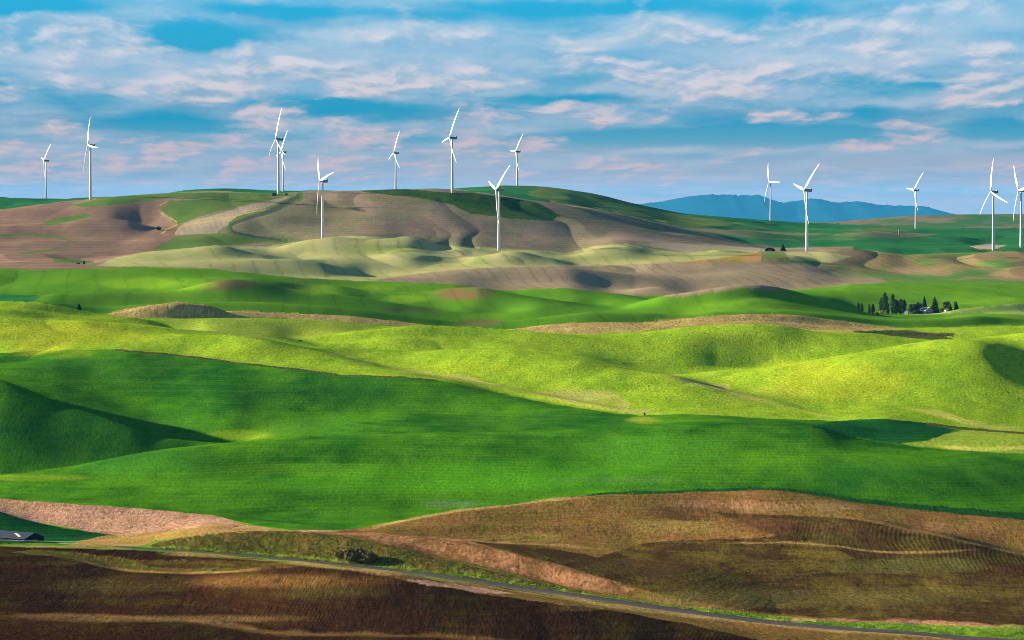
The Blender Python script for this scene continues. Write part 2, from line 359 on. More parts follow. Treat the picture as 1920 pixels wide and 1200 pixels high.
 "-150 595 3820; 200 592 3820; 330 588; 400 585; 430 583; 520 587; 640 592 3820; 780 607; 850 614; 950 618; 1000 612 3790; 1050 607; 1130 604; 1200 605; 1300 596; 1400 590 3790; 1480 590; 1560 600; 1680 613; 1750 617; 1920 614; 2070 609",
 "-150 600 3870; 200 598 3870; 430 590; 520 594; 640 599 3870; 780 612; 850 618; 950 621; 1050 613; 1130 611 3840; 1200 612; 1300 603; 1400 597; 1480 597; 1560 606; 1680 615; 1750 615; 1920 612; 2070 608",
 # G1
 "-150 561 3930; 0 565 3930; 100 569; 190 577; 280 569; 340 566; 450 568 3940; 560 574; 700 585; 800 598 3910; 880 608; 960 603; 1060 591 3900; 1110 585; 1200 585; 1270 590; 1350 584 3880; 1450 583; 1550 590; 1680 601 3870; 1750 598; 1830 592; 1920 599; 2070 605",
 "-150 567 3990; 0 570 3990; 190 580; 280 576; 450 576 3990; 560 582; 700 591; 800 602 3960; 880 609; 960 608; 1060 600; 1110 595; 1200 595 3940; 1270 594; 1350 582; 1450 579; 1550 586; 1680 597 3920; 1750 598; 1830 595; 1920 600; 2070 605",
 # G2
 "-150 560 4080; 0 562 4080; 60 559; 100 553; 180 548; 250 547; 330 541; 390 529; 430 524; 470 528 4110; 560 546; 640 556; 700 564 4080; 760 573; 850 586 4040; 950 592; 1060 588 4000; 1170 586; 1270 586; 1350 575 3970; 1450 568; 1550 580 3970; 1650 592; 1750 596; 1830 592 3960; 1920 594; 2070 592",
 "-150 566 4150; 0 566 4150; 100 562; 250 559; 330 553; 390 545; 430 542; 470 544 4170; 560 558; 640 563; 700 567; 760 572 4150; 850 582; 950 588; 1060 584 4050; 1170 584; 1270 581; 1350 570 4000; 1450 563; 1550 576; 1650 591; 1750 593; 1920 586; 2070 582",
 # G3
 "-150 545 4260; 0 547 4260; 100 544; 250 537; 350 528; 430 521; 500 525; 600 539 4260; 700 549; 780 548; 850 540 4240; 890 539; 930 545; 990 556 4200; 1060 566; 1130 576 4140; 1170 580; 1250 562 4050; 1280 557; 1320 549; 1380 541; 1430 538 4030; 1490 545; 1550 562; 1600 577 4020; 1660 587; 1740 587; 1800 581; 1860 575 4020; 1920 570; 2070 560",
 "-150 537 4320; 0 538 4320; 250 527; 430 520; 600 537 4320; 700 549; 780 556; 850 555 4300; 890 555; 930 559; 990 566 4260; 1060 566; 1130 572 4220; 1170 572; 1250 566 4130; 1320 560; 1380 554; 1430 553 4100; 1490 560; 1550 573; 1600 583 4080; 1660 587; 1740 587; 1800 586 4080; 1860 581; 1920 577; 2070 568",
 # back crest of the green hills
 "-150 505 4500; 0 503 4500; 200 500; 340 500; 400 505; 470 513; 560 522; 700 529 4450; 800 531; 850 534; 900 542; 960 546 4390; 1000 542; 1060 540; 1150 551 4350; 1250 563; 1320 557; 1430 552 4300; 1490 552; 1550 562; 1600 575 4220; 1660 579; 1740 580; 1800 578 4200; 1920 572; 2070 565",
 "-150 512 4580; 200 508 4580; 340 508; 400 512; 470 519; 560 527; 700 533 4530; 850 537; 900 544; 960 548; 1060 545 4470; 1150 554; 1250 563; 1320 558; 1430 551 4420; 1490 548; 1550 553; 1600 561 4330; 1660 566; 1740 567; 1920 562; 2070 556",
 # far edge of the green fields, the pink mound
 "-150 508 4720; 340 504 4720; 470 514; 560 520; 700 521; 850 525; 960 535; 1060 533; 1150 546; 1230 538; 1310 548; 1400 549; 1490 543 4720; 1560 537; 1600 532; 1700 530; 1800 530; 1920 533; 2070 535",
 "-150 508 4780; 340 503 4780; 560 519; 700 521; 850 523; 960 531; 1060 530; 1150 543; 1230 541; 1310 548; 1400 546; 1490 543; 1560 539; 1600 536; 1700 534; 1920 536; 2070 537",
 # pink fields
 "-150 500 4920; 0 499; 100 496; 190 495; 300 490; 450 487; 540 486; 600 492; 640 505; 700 517; 850 506; 960 501; 1050 500; 1120 508; 1200 515; 1300 520; 1400 518; 1500 520; 1600 527; 1700 527; 1920 525; 2070 525",
 "-150 500 4990; 100 496; 300 489; 450 487; 540 486; 640 500; 700 510; 850 504; 960 499; 1050 501; 1120 508; 1200 512; 1300 513; 1400 510; 1500 514; 1600 522; 1700 523; 1920 520; 2070 520",
 # olive dunes
 "-150 495 5150; 0 492; 150 490; 220 480; 300 470; 400 462; 480 477; 540 484; 640 482; 760 478; 850 486; 900 479; 960 471; 1020 481; 1090 495; 1200 493; 1300 490; 1420 487; 1500 492; 1600 505; 1700 510; 1800 504; 1920 499; 2070 500",
 "-150 494 5220; 0 491; 150 488; 220 482; 300 475; 400 469; 480 478; 540 482; 640 478; 760 474; 850 482; 900 481; 960 478; 1020 484; 1090 490; 1200 490; 1300 487; 1420 483; 1500 487; 1600 497; 1700 502; 1800 498; 1920 493; 2070 494",
 "-150 480 5400; 0 478; 150 480; 250 475; 330 468; 420 462; 500 465; 560 455; 640 446; 700 446; 760 449; 830 463; 936 468; 1000 471; 1060 479; 1120 463; 1170 459; 1230 471; 1290 475; 1350 468; 1420 473; 1513 471; 1560 467; 1640 470; 1700 478; 1780 476; 1862 471; 1920 470; 2070 470",
 "-150 478 5460; 150 476; 250 472; 330 467; 420 462; 500 466; 560 460; 640 452; 700 452; 760 455; 830 467; 936 471; 1060 479; 1120 470; 1170 467; 1230 474; 1290 476; 1420 474; 1513 473; 1640 473; 1700 479; 1780 478; 1862 475; 2070 474",
 # big back hill
 "-150 462 5600; 0 457; 100 452; 220 452; 300 445; 400 440; 500 446; 605 442; 700 437; 850 442; 960 452; 1060 456; 1160 450; 1250 456; 1340 462; 1430 467; 1513 470; 1600 466; 1700 465; 1862 470; 1920 469; 2070 468",
 "-150 455 5660; 0 450; 100 446; 220 442; 300 438; 400 433; 500 436; 605 432; 700 428; 850 432; 960 441; 1060 446; 1160 446; 1250 454; 1340 461; 1430 467; 1513 470; 1600 467; 2070 468",
 "-150 430 5790; 0 424; 100 417; 200 409; 240 414; 280 426; 340 422; 400 413; 500 405; 605 408; 700 402; 800 400; 900 405; 1000 410; 1100 420; 1200 433; 1300 448; 1400 461; 1460 466; 1600 464; 1920 464; 2070 464",
 "-150 428 5840; 0 422; 100 416; 200 411; 240 417; 280 424; 340 415; 400 405; 500 397; 605 398; 700 392; 800 390; 900 396; 1000 403; 1100 415; 1200 429; 1300 445; 1400 460; 1460 466; 1600 464; 2070 464",
 "-150 400 6050; 0 393; 100 382; 200 371; 330 363; 400 361; 520 365; 600 361; 700 356; 800 354; 860 358; 900 363; 1000 377; 1100 390; 1200 411; 1300 433; 1400 459; 1460 465; 1550 463; 1700 462; 1920 463; 2070 463",
 "-150 408 6220; 0 401; 100 390; 200 379; 330 371; 400 369; 520 372; 600 369; 700 364; 800 362; 860 366; 900 371; 1000 384; 1100 397; 1200 417; 1300 436; 1400 459; 1460 464; 1550 463; 2070 463",
 # second range behind
 "-150 400 6700; 200 384; 400 372; 600 370; 800 366; 900 372; 1000 382; 1100 397; 1200 414; 1290 430; 1400 434; 1500 442; 1560 440; 1620 434; 1700 441; 1800 445; 1862 452; 1920 450; 2070 446",
 "-150 398 7000; 200 382; 400 371; 600 369; 800 365; 900 369; 1000 377; 1100 393; 1200 410; 1290 425; 1400 435; 1500 440; 1560 439; 1620 437; 1700 441; 1800 444; 1920 446; 2070 444",
 "-150 385 7500; 200 378; 400 368; 600 367; 800 364; 900 363; 1000 366; 1060 372; 1100 381; 1200 398; 1290 414; 1400 422; 1500 430; 1600 430; 1700 434; 1800 436; 1920 438; 2070 436",
 "-150 368 8600; 0 370; 86 373; 150 372; 200 370; 260 372; 350 357; 420 354; 530 358; 600 358; 700 361; 800 359; 850 354; 960 348; 1000 349; 1100 361; 1200 385; 1280 400; 1350 406; 1450 414; 1550 422; 1650 427; 1717 429; 1800 430; 1920 430; 2070 430",
 "-150 374 9000; 200 375; 400 362; 600 364; 850 362; 960 356; 1000 357; 1100 368; 1200 390; 1280 404; 1350 410; 1450 418; 1550 424; 1717 430; 1920 429; 2070 428",
 "-150 374 11500; 0 374; 200 372; 350 364; 600 364; 850 362; 1000 358; 1100 370; 1200 388; 1280 402; 1350 412; 1450 417; 1560 416; 1620 411; 1700 405; 1800 402; 1920 401; 2070 400",
 "-150 390 13000; 350 388; 850 388; 1280 412; 1560 424; 1920 412; 2070 412",
 "-150 432 29000; 2070 432 29000",
]
# smooth rises and hollows laid over the relief: column, distance, half width (m), half length (m), height (m)
SWELLS = [(1950, 3080, 27, 80, -19), (2030, 3050, 34, 85, -18), (2125, 3010, 40, 90, -17), (2230, 2960, 46, 100, -15), (1990, 3190, 40, 60, 6), (640, 4260, 34, 90, 4), (880, 4120, 24, 70, 3), (1000, 4060, 24, 70, 4), (1240, 4120, 40, 90, 4), (1400, 3960, 30, 70, 3), (520, 2900, 60, 110, 3.5), (760, 2780, 50, 90, 3), (1380, 2420, 60, 90, 3), (300, 2420, 40, 70, 2.5), (1700, 2330, 50, 80, 2.5), (480, 2300, 36, 60, 2.5), (1180, 2110, 30, 50, 2.2), (1350, 2090, 20, 40, -2.2), (1500, 2000, 26, 40, 2.2), (1640, 1985, 20, 40, 2.4), (1780, 1950, 20, 40, 2), (1250, 1850, 30, 40, 1.8), (1500, 1780, 36, 40, -1.6), (300, 1690, 22, 40, 1.5), (520, 1660, 22, 40, 1.8), (160, 1650, 20, 40, -1.5), (760, 1620, 18, 35, 1.5), (760, 3410, 40, 70, 3), (150, 3380, 50, 80, 3), (1640, 3060, 36, 80, 3), (1780, 2960, 36, 70, 3), (480, 3250, 26, 60, 2.5)]

# ------------------------------------------------------------------ terrain grid (columns fan out from the butte, rows run away from it)
XC = np.concatenate([np.linspace(-1500, -175, 50, endpoint=False), np.linspace(-175, -100, 25, endpoint=False),
                     np.arange(-100, 2020.1, 1.5), np.linspace(2023, 2100, 25), np.linspace(2130, 3420, 50)])
YR = np.concatenate([np.geomspace(600, 1340, 30, endpoint=False), np.geomspace(1340, 2700, 560, endpoint=False),
                     np.geomspace(2700, 6300, 760, endpoint=False), np.geomspace(6300, 9300, 160, endpoint=False),
                     np.geomspace(9300, 29000, 60)])
NCOL, NROW = len(XC), len(YR)
XF = np.arange(-160, 2081, 1.0)

def curve_tables():
    ys, ds = [], []
    for s in RELIEF:
        x, y, xd, d = P(s)
        yy = pchip1(x, y, XF)
        dd = pchip1(xd, d, XF) if len(xd) > 2 else np.interp(XF, xd, d)
        dm = float(np.mean(dd))
        sig = 7 if dm < 3600 else (5 if dm < 5000 else 4)
        ys.append(gsmooth(yy, sig)); ds.append(gsmooth(dd, 16))
    ys = np.array(ys).T; ds = np.array(ds).T
    for k in range(1, ds.shape[1]):
        ds[:, k] = np.maximum(ds[:, k], ds[:, k - 1] + 5)
    return ys, ds

def build_relief():
    ys, ds = curve_tables()
    xi = np.clip(XC - XF[0], 0, len(XF) - 1)
    i0 = np.floor(xi).astype(int); i1 = np.minimum(i0 + 1, len(XF) - 1); t = (xi - i0)[:, None]
    yk = ys[i0] * (1 - t) + ys[i1] * t
    dk = ds[i0] * (1 - t) + ds[i1] * t
    sl = pchip_slopes(dk, yk)
    ypx = np.empty((NCOL, NROW))
    for c in range(NCOL):
        ypx[c] = pchip_eval(dk[c], yk[c], sl[c], YR)
    # ease the relief sideways so that hollows open gradually
    inner = (XC >= -100) & (XC <= 2020)
    for c0, c1, sig in ((0, np.searchsorted(YR, 3700), 5), (np.searchsorted(YR, 3700), NROW, 2)):
        r = int(sig * 3); k = np.exp(-0.5 * (np.arange(-r, r + 1) / sig) ** 2); k /= k.sum()
        blk = np.pad(ypx[:, c0:c1], ((r, r), (0, 0)), mode='edge')
        acc = sum(k[i] * blk[i:i + NCOL] for i in range(2 * r + 1))
        ypx[inner, c0:c1] = acc[inner]
    s = (XC - 960) / F
    X = s[:, None] * YR[None, :]
    Y = np.broadcast_to(YR[None, :], X.shape)
    Z = CAMZ - Y * (ypx - YH) / F
    for (cx, dist, wx, wy, h) in SWELLS:
        x0 = (cx - 960) / F * dist
        Z += h * np.exp(-((X - x0) / wx) ** 2 - ((Y - dist) / wy) ** 2)
    amp = np.clip((Y - 1200) / 3000, 0.25, 1.0) * np.where(Y > 9000, 0.3, 1)
    # loess knolls: rounded tops, creased gullies between them
    def knolls(sx, sy, seed):
        wx = (fbm(X / (sx * 1.7), Y / (sy * 1.7), 2, seed + 50) - .5) * 1.3
        n = np.abs(2 * fbm(X / sx + wx + Y / (sy * 4.0), Y / sy - wx, 2, seed, .35) - 1)
        return np.minimum(n * 2.4, 1.0)
    far = np.clip((Y - 4950) / 200, 0, 1) * np.clip((9500 - Y) / 800, 0, 1)
    Z += far * (knolls(120, 250, 21) - .55) * np.where(Y < 5550, 4.0, 4.0 - 1.8 * np.clip((Y - 5550) / 150, 0, 1))
    mid = np.clip((Y - 3800) / 150, 0, 1) * np.clip((4600 - Y) / 150, 0, 1)
    Z += mid * ((fbm(X / 120, Y / 150, 2, 63, .35) - .5) * 5.0 + (knolls(130, 190, 22) - .55) * 1.2)
    yel = np.clip((Y - 2850) / 150, 0, 1) * np.clip((3600 - Y) / 150, 0, 1)
    Z += yel * (knolls(130, 180, 23) - .55) * 2.0
    near = np.clip((2560 - Y) / 100, 0, 1) * np.clip((Y - 2180) / 100, 0, 1)
    Z += near * ((fbm(X / 120, Y / 210, 2, 61, .35) - .5) * 9.0 + (knolls(110, 200, 24) - .55) * 0.8)
    brow = np.clip((2150 - Y) / 60, 0, 1) * np.clip((Y - 1450) / 60, 0, 1)
    Z += brow * (knolls(60, 90, 25) - .55) * 0.9
    Z += amp * (fbm(X / 130, Y / 240, 3, 5) - 0.5) * 2.2
    Z += np.clip(1.6 - Y / 4500, 0.2, 1) * (fbm(X / 22, Y / 60, 2, 9) - 0.5) * 0.5
    return X, np.array(Y), Z

TX, TY, TZ = build_relief()

def ground(x, y):
    """height of the terrain sheet at a place"""
    px = x / y * F + 960
    c = int(np.clip(np.searchsorted(XC, px) - 1, 0, NCOL - 2)); r = int(np.clip(np.searchsorted(YR, y) - 1, 0, NROW - 2))
    a = (px - XC[c]) / (XC[c + 1] - XC[c]); b = (y - YR[r]) / (YR[r + 1] - YR[r])
    return float((TZ[c, r] * (1 - a) + TZ[c + 1, r] * a) * (1 - b) + (TZ[c, r + 1] * (1 - a) + TZ[c + 1, r + 1] * a) * b)

# ------------------------------------------------------------------ the road: its bed is graded into the sheet
def road_line():
    x, y, xd, d = P(RELIEF[7])
    xs = np.arange(-150, 2060, 4.0)
    dd = gsmooth(pchip1(xd, d, xs), 8)
    pts = []
    for px, D in zip(xs, dd):
        X = (px - 960) / F * D
        pts.append((X, D, ground(X, D)))
    p = np.array(pts)
    p[:, 2] = gsmooth(p[:, 2], 8)
    return p
ROAD = road_line()

def grade_road():
    s = np.gradient(ROAD[:, 1], ROAD[:, 0])
    rx = ROAD[:, 0]
    sel = (TY > 1450) & (TY < 2100) & (TX > rx[0]) & (TX < rx[-1])
    X = TX[sel]; Y = TY[sel]
    yr = np.interp(X, rx, ROAD[:, 1]); zr = np.interp(X, rx, ROAD[:, 2]); sr = np.interp(X, rx, s)
    q = np.abs(Y - yr) / np.sqrt(1 + sr * sr)
    t = np.clip((q - 5.5) / 7.0, 0, 1); t = t * t * (3 - 2 * t)
    TZ[sel] = TZ[sel] * t + (zr - 0.25) * (1 - t)
grade_road()

# ------------------------------------------------------------------ crops and soils
PY = (CAMZ - TZ) / TY * F + YH                         # height reading of every vertex
PX = np.broadcast_to(XC[:, None], PY.shape)
RUN = np.minimum.accumulate(PY, axis=1)
VIS = PY <= RUN + 1e-6
# ground lying in a hollow belongs to the field on its nearer side first, then to the farther one
rows = np.arange(NROW)[None, :]
last = np.maximum.accumulate(np.where(VIS, rows, -1), axis=1)
nxt = np.minimum.accumulate(np.where(VIS, rows, NROW)[:, ::-1], axis=1)[:, ::-1]
HIDE = ~VIS
far_half = HIDE & ((rows - last) * 2 > (nxt - last))
EY = np.where(HIDE, RUN + np.where(far_half, -1.6, 1.2), PY)

CLASSES = {}   # name: colour a, colour b, streak size x, y, mix bias, clump, row strength
def crop(name, a, b, sx=60, sy=160, bias=0.0, gain=2.2, clump=0.5, streak=0.3):
    CLASSES[name] = (len(CLASSES), a, b, sx, sy, bias, gain, clump, streak)
crop('wheat', (.019, .118, .007), (.095, .285, .006), 60, 160, -0.02, 1.7, .75, .4)
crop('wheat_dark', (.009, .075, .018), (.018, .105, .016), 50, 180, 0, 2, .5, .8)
crop('yellow', (.195, .345, .013), (.305, .460, .021), 36, 110, 0, 3.2, 1.0, .15)
crop('yellow_soft', (.20, .31, .030), (.27, .36, .030), 60, 160, 0, 2, .9, .15)
crop('dry_grass', (.46, .46, .10), (.34, .42, .04), 12, 60, 0, 3.5, .8, .3)
crop('soil', (.062, .036, .012), (.120, .090, .016), 26, 90, -.05, 3.2, 1.25, .9)
crop('soil_warm', (.205, .105, .034), (.180, .125, .026), 30, 110, 0, 3, 1.25, .8)
crop('soil_dark', (.036, .016, .007), (.056, .038, .008), 22, 70, -.1, 3.0, 1.25, .9)
crop('stubble', (.53, .30, .19), (.38, .225, .125), 14, 90, 0, 3.2, 1.25, .6)
crop('stubble_tan', (.42, .25, .095), (.33, .24, .05), 20, 60, 0, 3, .7, .4)
crop('stubble_spur', (.40, .20, .09), (.19, .10, .035), 6, 30, 0, 3.5, 1.2, .2)
crop('bank', (.085, .098, .012), (.130, .088, .020), 10, 16, 0, 3.2, 1.25, .1)
crop('verge', (.17, .30, .018), (.12, .22, .02), 8, 14, 0, 3, 1.2, .1)
crop('straw', (.52, .40, .17), (.40, .28, .10), 10, 20, 0, 3, .7, .1)
crop('mid_green', (.072, .215, .010), (.135, .300, .012), 90, 260, 0, 2, .25, .25)
crop('pale_green', (.30, .38, .10), (.24, .36, .07), 60, 160, 0, 2, .3, .2)
crop('teal_green', (.028, .165, .040), (.04, .19, .05), 60, 160, 0, 2, .3, .4)
crop('corn', (.46, .34, .115), (.34, .26, .085), 9, 28, 0, 3, 1.3, .2)
crop('olive', (.30, .33, .11), (.40, .385, .165), 90, 240, 0, 2.2, .35, .25)
crop('pink_fallow', (.335, .250, .155), (.255, .215, .125), 70, 240, 0, 2, .35, .35)
crop('back_fallow', (.31, .225, .155), (.20, .195, .10), 120, 220, 0.05, 3.2, .7, .35)
crop('back_soil', (.200, .128, .092), (.285, .190, .125), 90, 200, 0, 2.4, .4, .5)
crop('back_pale', (.40, .325, .225), (.33, .285, .185), 80, 180, 0, 2.4, .4, .4)
crop('back_green', (.085, .17, .035), (.14, .20, .045), 90, 200, 0, 2.4, .4, .3)
crop('scrub', (.030, .075, .022), (.055, .115, .02), 40, 70, 0, 3.5, .8, .2)
crop('far_wheat', (.018, .125, .040), (.035, .165, .045), 160, 400, 0, 2.2, .2, .3)
crop('far_mix', (.045, .15, .045), (.20, .15, .10), 260, 420, 0, 4.0, .2, .3)
crop('right_mix', (0.103, 0.220, 0.045), (0.299, 0.209, 0.095), 150, 330, -.02, 5.0, .35, .3)
crop('soil_arc', (.062, .033, .012), (.100, .080, .016), 26, 90, -.05, 3.0, 1.25, .3)
crop('grass_bank_shade', (.010, .060, .012), (.018, .075, .012), 12, 14, 0, 3, 1.2, 0)  # grass strip with the shade behind the crest put into its colour
crop('track', (.075, .085, .075), (.09, .09, .08), 30, 30, 0, 2, .2, 0)
crop('hedge', (.03, .085, .015), (.12, .085, .03), 8, 12, 0, 4, 1.4, 0)
crop('edge_bank', (.11, .075, .03), (.05, .09, .02), 8, 12, 0, 4, 1.4, 0)
ROWS = {
 'wheat': ('level', 1.25, .28, 1.0), 'wheat_dark': ('level', .9, .5, 1.0), 'yellow': ('level', 1.6, .10, 1.0), 'yellow_soft': ('level', 1.6, .16, 1.0),
 'mid_green': ('up', 31.0, .34, 26.0), 'pale_green': ('up', 22.0, .4, 14.0), 'teal_green': ('level', 1.0, .3, 1.0),
 'pink_fallow': ('up', 17.0, .45, 10.0), 'olive': ('up', 30.0, .4, 16.0), 'right_mix': ('up', 13.0, .35, 6.0), 'back_fallow': ('level', 3.0, .25, 1.0),
 'back_soil': ('level', 2.4, .3, 1.0), 'back_pale': ('up', 9.0, .25, 2.0), 'stubble_tan': ('up', 2.6, .4, 1.0),
 'soil': ('level', .45, .40, 1.0), 'soil_arc': ('arc', 2.2, .9, 1.0), 'soil_warm': ('level', .55, .45, 1.0), 'soil_dark': ('diag', 1.9, .6, 1.0), 'stubble': ('level', .5, .3, 1.0),
 'stubble_spur': ('level', .45, .25, 1.0), 'corn': ('up', 5.0, .3, 1.0),
}
CID = {k: v[0] for k, v in CLASSES.items()}

RX0, RY0, RW, RH, RS = -160, 330, 2240, 980, 2          # raster of field outlines, two cells per pixel
FIELD = np.full((RH * RS, RW * RS), CID['mid_green'], np.uint8)

def outline(name, pts, smooth=True):
    p = np.array([[float(q) for q in e.split()] for e in pts.replace('\n', ' ').split(';') if e.strip()])
    x = (p[:, 0] - RX0) * RS; y = (p[:, 1] - RY0) * RS
    x2 = np.roll(x, -1); y2 = np.roll(y, -1)
    for r in range(max(0, int(y.min())), min(RH * RS, int(y.max()) + 2)):
        yy = r + 0.5
        m = ((y <= yy) & (y2 > yy)) | ((y2 <= yy) & (y > yy))
        if not m.any():
            continue
        xs = np.sort(x[m] + (yy - y[m]) * (x2[m] - x[m]) / (y2[m] - y[m]))
        for a, b in zip(xs[::2], xs[1::2]):
            FIELD[r, max(0, int(round(a))):max(0, int(round(b)))] = CID[name]

def line(name, pts, w0, w1=None):
    """a strip of ground along a line, w pixels high"""
    p = np.array([[float(q) for q in e.split()] for e in pts.replace('\n', ' ').split(';') if e.strip()])
    w1 = w0 if w1 is None else w1
    seg = np.hypot(np.diff(p[:, 0]), np.diff(p[:, 1])); L = np.concatenate([[0], np.cumsum(seg)])
    n = int(L[-1] * 2) + 2
    t = np.linspace(0, L[-1], n)
    xs = pchip1(L, p[:, 0], t); ys = pchip1(L, p[:, 1], t); ws = np.interp(t, [0, L[-1]], [w0, w1])
    for x, y, w in zip(xs, ys, ws):
        a = int((x - RX0) * RS); b = int((y - w / 2 - RY0) * RS); c = int(math.ceil((y + w / 2 - RY0) * RS)); h = max(1, int(w * 0.5))
        if b < 0 or c > RH * RS or a < h or a > RW * RS - h:
            continue
        FIELD[b:c, a - h // 2:a + h // 2 + 1] = CID[name]

SOFT = []
def soft(pts, half, colour, strength):
    p = np.array([[float(q) for q in e.split()] for e in pts.split(';') if e.strip()])
    SOFT.append((p[:, 0], p[:, 1], half, colour, strength))

def outline_below(name, top, bottom):
    outline(name, top + ';' + ';'.join(reversed([e for e in bottom.replace('\n', ' ').split(';') if e.strip()])))
# far to near
outline('far_wheat', "-160 330; 2080 330; 2080 480; -160 480")
outline('far_mix', "1440 395; 2080 395; 2080 428; 1717 427; 1560 419; 1440 413")
outline('back_green', "1000 348; 1090 356; 1200 385; 1280 402; 1400 420; 1290 428; 1200 408; 1100 386; 1000 376; 985 362; 1010 352")
outline('far_wheat', "850 352; 985 346; 1010 352; 985 364; 1040 378; 1000 380; 880 368")
outline('far_mix', "1280 425; 1420 433; 1560 438; 1640 434; 1760 440; 1700 448; 1480 452; 1330 440")
# big hill
outline('back_fallow', "-160 410; 0 393; 100 380; 200 369; 330 361; 400 358; 520 362; 600 358; 700 353; 800 350; 860 356; 900 361; 1000 375; 1100 388; 1200 409; 1300 431; 1400 457; 1470 464; 1600 462; 1600 500; -160 520")
outline('back_soil', "-160 410; 0 393; 100 381; 200 373; 240 385; 300 372; 320 378; 302 405; 335 428; 330 440; 310 465; 200 500; 0 520; -160 520")
outline('back_green', "195 370; 330 361; 520 361; 560 366; 430 372; 330 371; 240 381; 170 389; 130 384")
outline('back_green', "318 377; 430 371; 540 370; 470 383; 400 398; 345 418; 332 422; 312 405; 306 392")
outline('back_pale', "332 432; 345 420; 400 403; 470 384; 535 369; 552 370; 530 384; 500 396; 430 417; 406 438; 330 440")
outline('back_green', "330 442; 410 438; 440 440; 480 445; 530 449; 420 462; 300 470; 285 466; 310 455")
outline('back_green', "78 416; 120 406; 168 401; 174 406; 140 414; 88 424")
outline('scrub', "655 357; 760 354; 830 360; 880 362; 960 372; 1010 380; 1050 405; 1035 414; 960 410; 880 400; 850 385; 790 372; 700 362")
line('back_green', "566 366; 540 380; 500 396; 450 410; 428 424; 440 436; 480 446; 540 451", 15, 8)
line('track', "560 368; 538 382; 500 398; 455 412; 432 424; 438 434; 470 442; 530 450", 8, 3)
line('back_green', "0 443; 60 440; 110 444; 140 456", 4, 3)
line('back_green', "40 475; 90 470; 130 462", 3, 2)
line('back_green', "100 487; 140 490; 175 492", 8, 4)
line('straw', "330 437; 345 425; 410 412; 500 392", 1.5, 1)
line('straw', "300 438; 318 428; 332 420; 305 400; 300 388; 312 378", 2, 1.5)
line('straw', "1030 378; 1090 388; 1200 410; 1300 434", 2, 1.5)
# olive dunes
outline('olive', "180 500; 215 483; 290 470; 330 467; 400 460; 500 462; 560 452; 640 442; 760 444; 830 460; 936 465; 1000 468; 1060 474; 1120 460; 1170 456; 1230 468; 1290 473; 1350 465; 1420 470; 1427 492; 1300 494; 1050 501; 960 502; 850 507; 720 523; 690 530; 560 522; 470 512; 400 504; 340 499; 250 500")
outline('back_pale', "1120 460; 1250 455; 1340 460; 1430 466; 1420 471; 1350 466; 1290 472; 1240 466; 1180 457")
outline('pink_fallow', "690 530; 720 522; 850 505; 960 500; 1080 499; 1200 496; 1300 491; 1427 488; 1500 494; 1600 510; 1680 527; 1600 536; 1490 545; 1320 557; 1150 553; 960 548; 850 536")
outline('stubble_tan', "1270 493; 1350 484; 1420 474; 1428 474; 1428 491; 1300 493")
outline('right_mix', "1428 474; 1470 468; 1560 466; 1640 470; 1700 478; 1862 472; 2080 472; 2080 540; 1680 532; 1600 510; 1500 493; 1428 490")
outline('olive', "1470 472; 1520 470; 1600 480; 1560 492; 1480 487")
outline('far_wheat', "1620 452; 1720 444; 1820 448; 1900 452; 2080 448; 2080 466; 1862 470; 1780 474; 1700 472; 1640 464")
outline('back_pale', "1820 462; 1850 457; 1890 460; 1862 467; 1835 468")
outline('pink_fallow', "1470 465; 1530 465; 1610 470; 1560 472; 1480 472")
# bright green hills
outline('mid_green', "-160 506; 0 503; 200 500; 340 500; 400 504; 470 512; 560 521; 700 528; 800 530; 850 533; 900 541; 960 545; 1000 541; 1060 540; 1150 550; 1260 560; 1320 550; 1400 541; 1490 543; 1560 537; 1600 532; 1700 530; 1800 530; 2080 534; 2080 650; -160 650")
outline('back_soil', "0 503; 200 499.5; 300 499; 200 502.5; 60 506")
outline('teal_green', "-160 553; 0 552; 70 554; 78 558; 60 566; -160 566")
outline('pale_green', "1680 592; 1740 588; 1800 580; 1860 574; 1920 569; 2080 556; 2080 592; 1920 590; 1830 587; 1750 590")
line('straw', "1130 622; 1000 620; 950 618", 2)
# corn
outline('corn', "200 589; 215 583; 270 573; 330 566; 390 572; 440 592; 520 600; 440 597; 330 598; 250 598")
outline('corn', "418 583; 460 582; 520 586; 640 591; 780 606; 800 611; 740 611; 640 604; 520 596; 445 593")
outline('corn', "945 620; 1000 612; 1050 606; 1130 603; 1200 604; 1300 594; 1400 589; 1480 589; 1560 599; 1650 611; 1690 615; 1600 626; 1530 623; 1450 610; 1400 609; 1300 613; 1200 624; 1100 630; 1000 625")
# yellow crop
YEL_TOP = "-160 558; 0 564; 70 566; 130 576; 190 589; 250 596; 330 596; 430 595; 560 598; 640 602; 720 611; 800 610; 900 614; 1000 621; 1100 627; 1200 621; 1300 611; 1400 607; 1450 608; 1530 621; 1600 622; 1690 615; 1800 613; 1920 610; 2080 606"
YEL_BOT = "-160 668; 0 662; 150 655; 220 655; 330 665; 450 680; 560 692; 640 702; 750 706; 830 714; 950 740; 1050 760; 1150 775; 1200 779; 1280 776; 1430 784; 1560 789; 1650 785; 1750 797; 1850 806; 1920 812; 2080 826"
outline_below('yellow', YEL_TOP, YEL_BOT)
outline('yellow_soft', "345 622; 300 601; 330 597; 430 596; 560 599; 640 603; 715 612; 640 624; 560 636; 500 638; 420 628")
outline('hedge', "1600 622; 1650 619; 1700 618; 1760 628; 1790 636; 1740 637; 1660 628")
outline('dry_grass', "1040 752; 1060 736; 1110 735; 1160 742; 1182 757; 1176 770; 1190 778; 1130 768")
outline('dry_grass', "1285 712; 1330 716; 1370 720; 1368 735; 1330 728")
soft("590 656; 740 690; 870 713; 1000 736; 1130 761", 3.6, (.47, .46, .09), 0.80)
soft("1250 706; 1300 718; 1370 736; 1450 756; 1560 782", 4.5, (.47, .46, .09), 0.80)
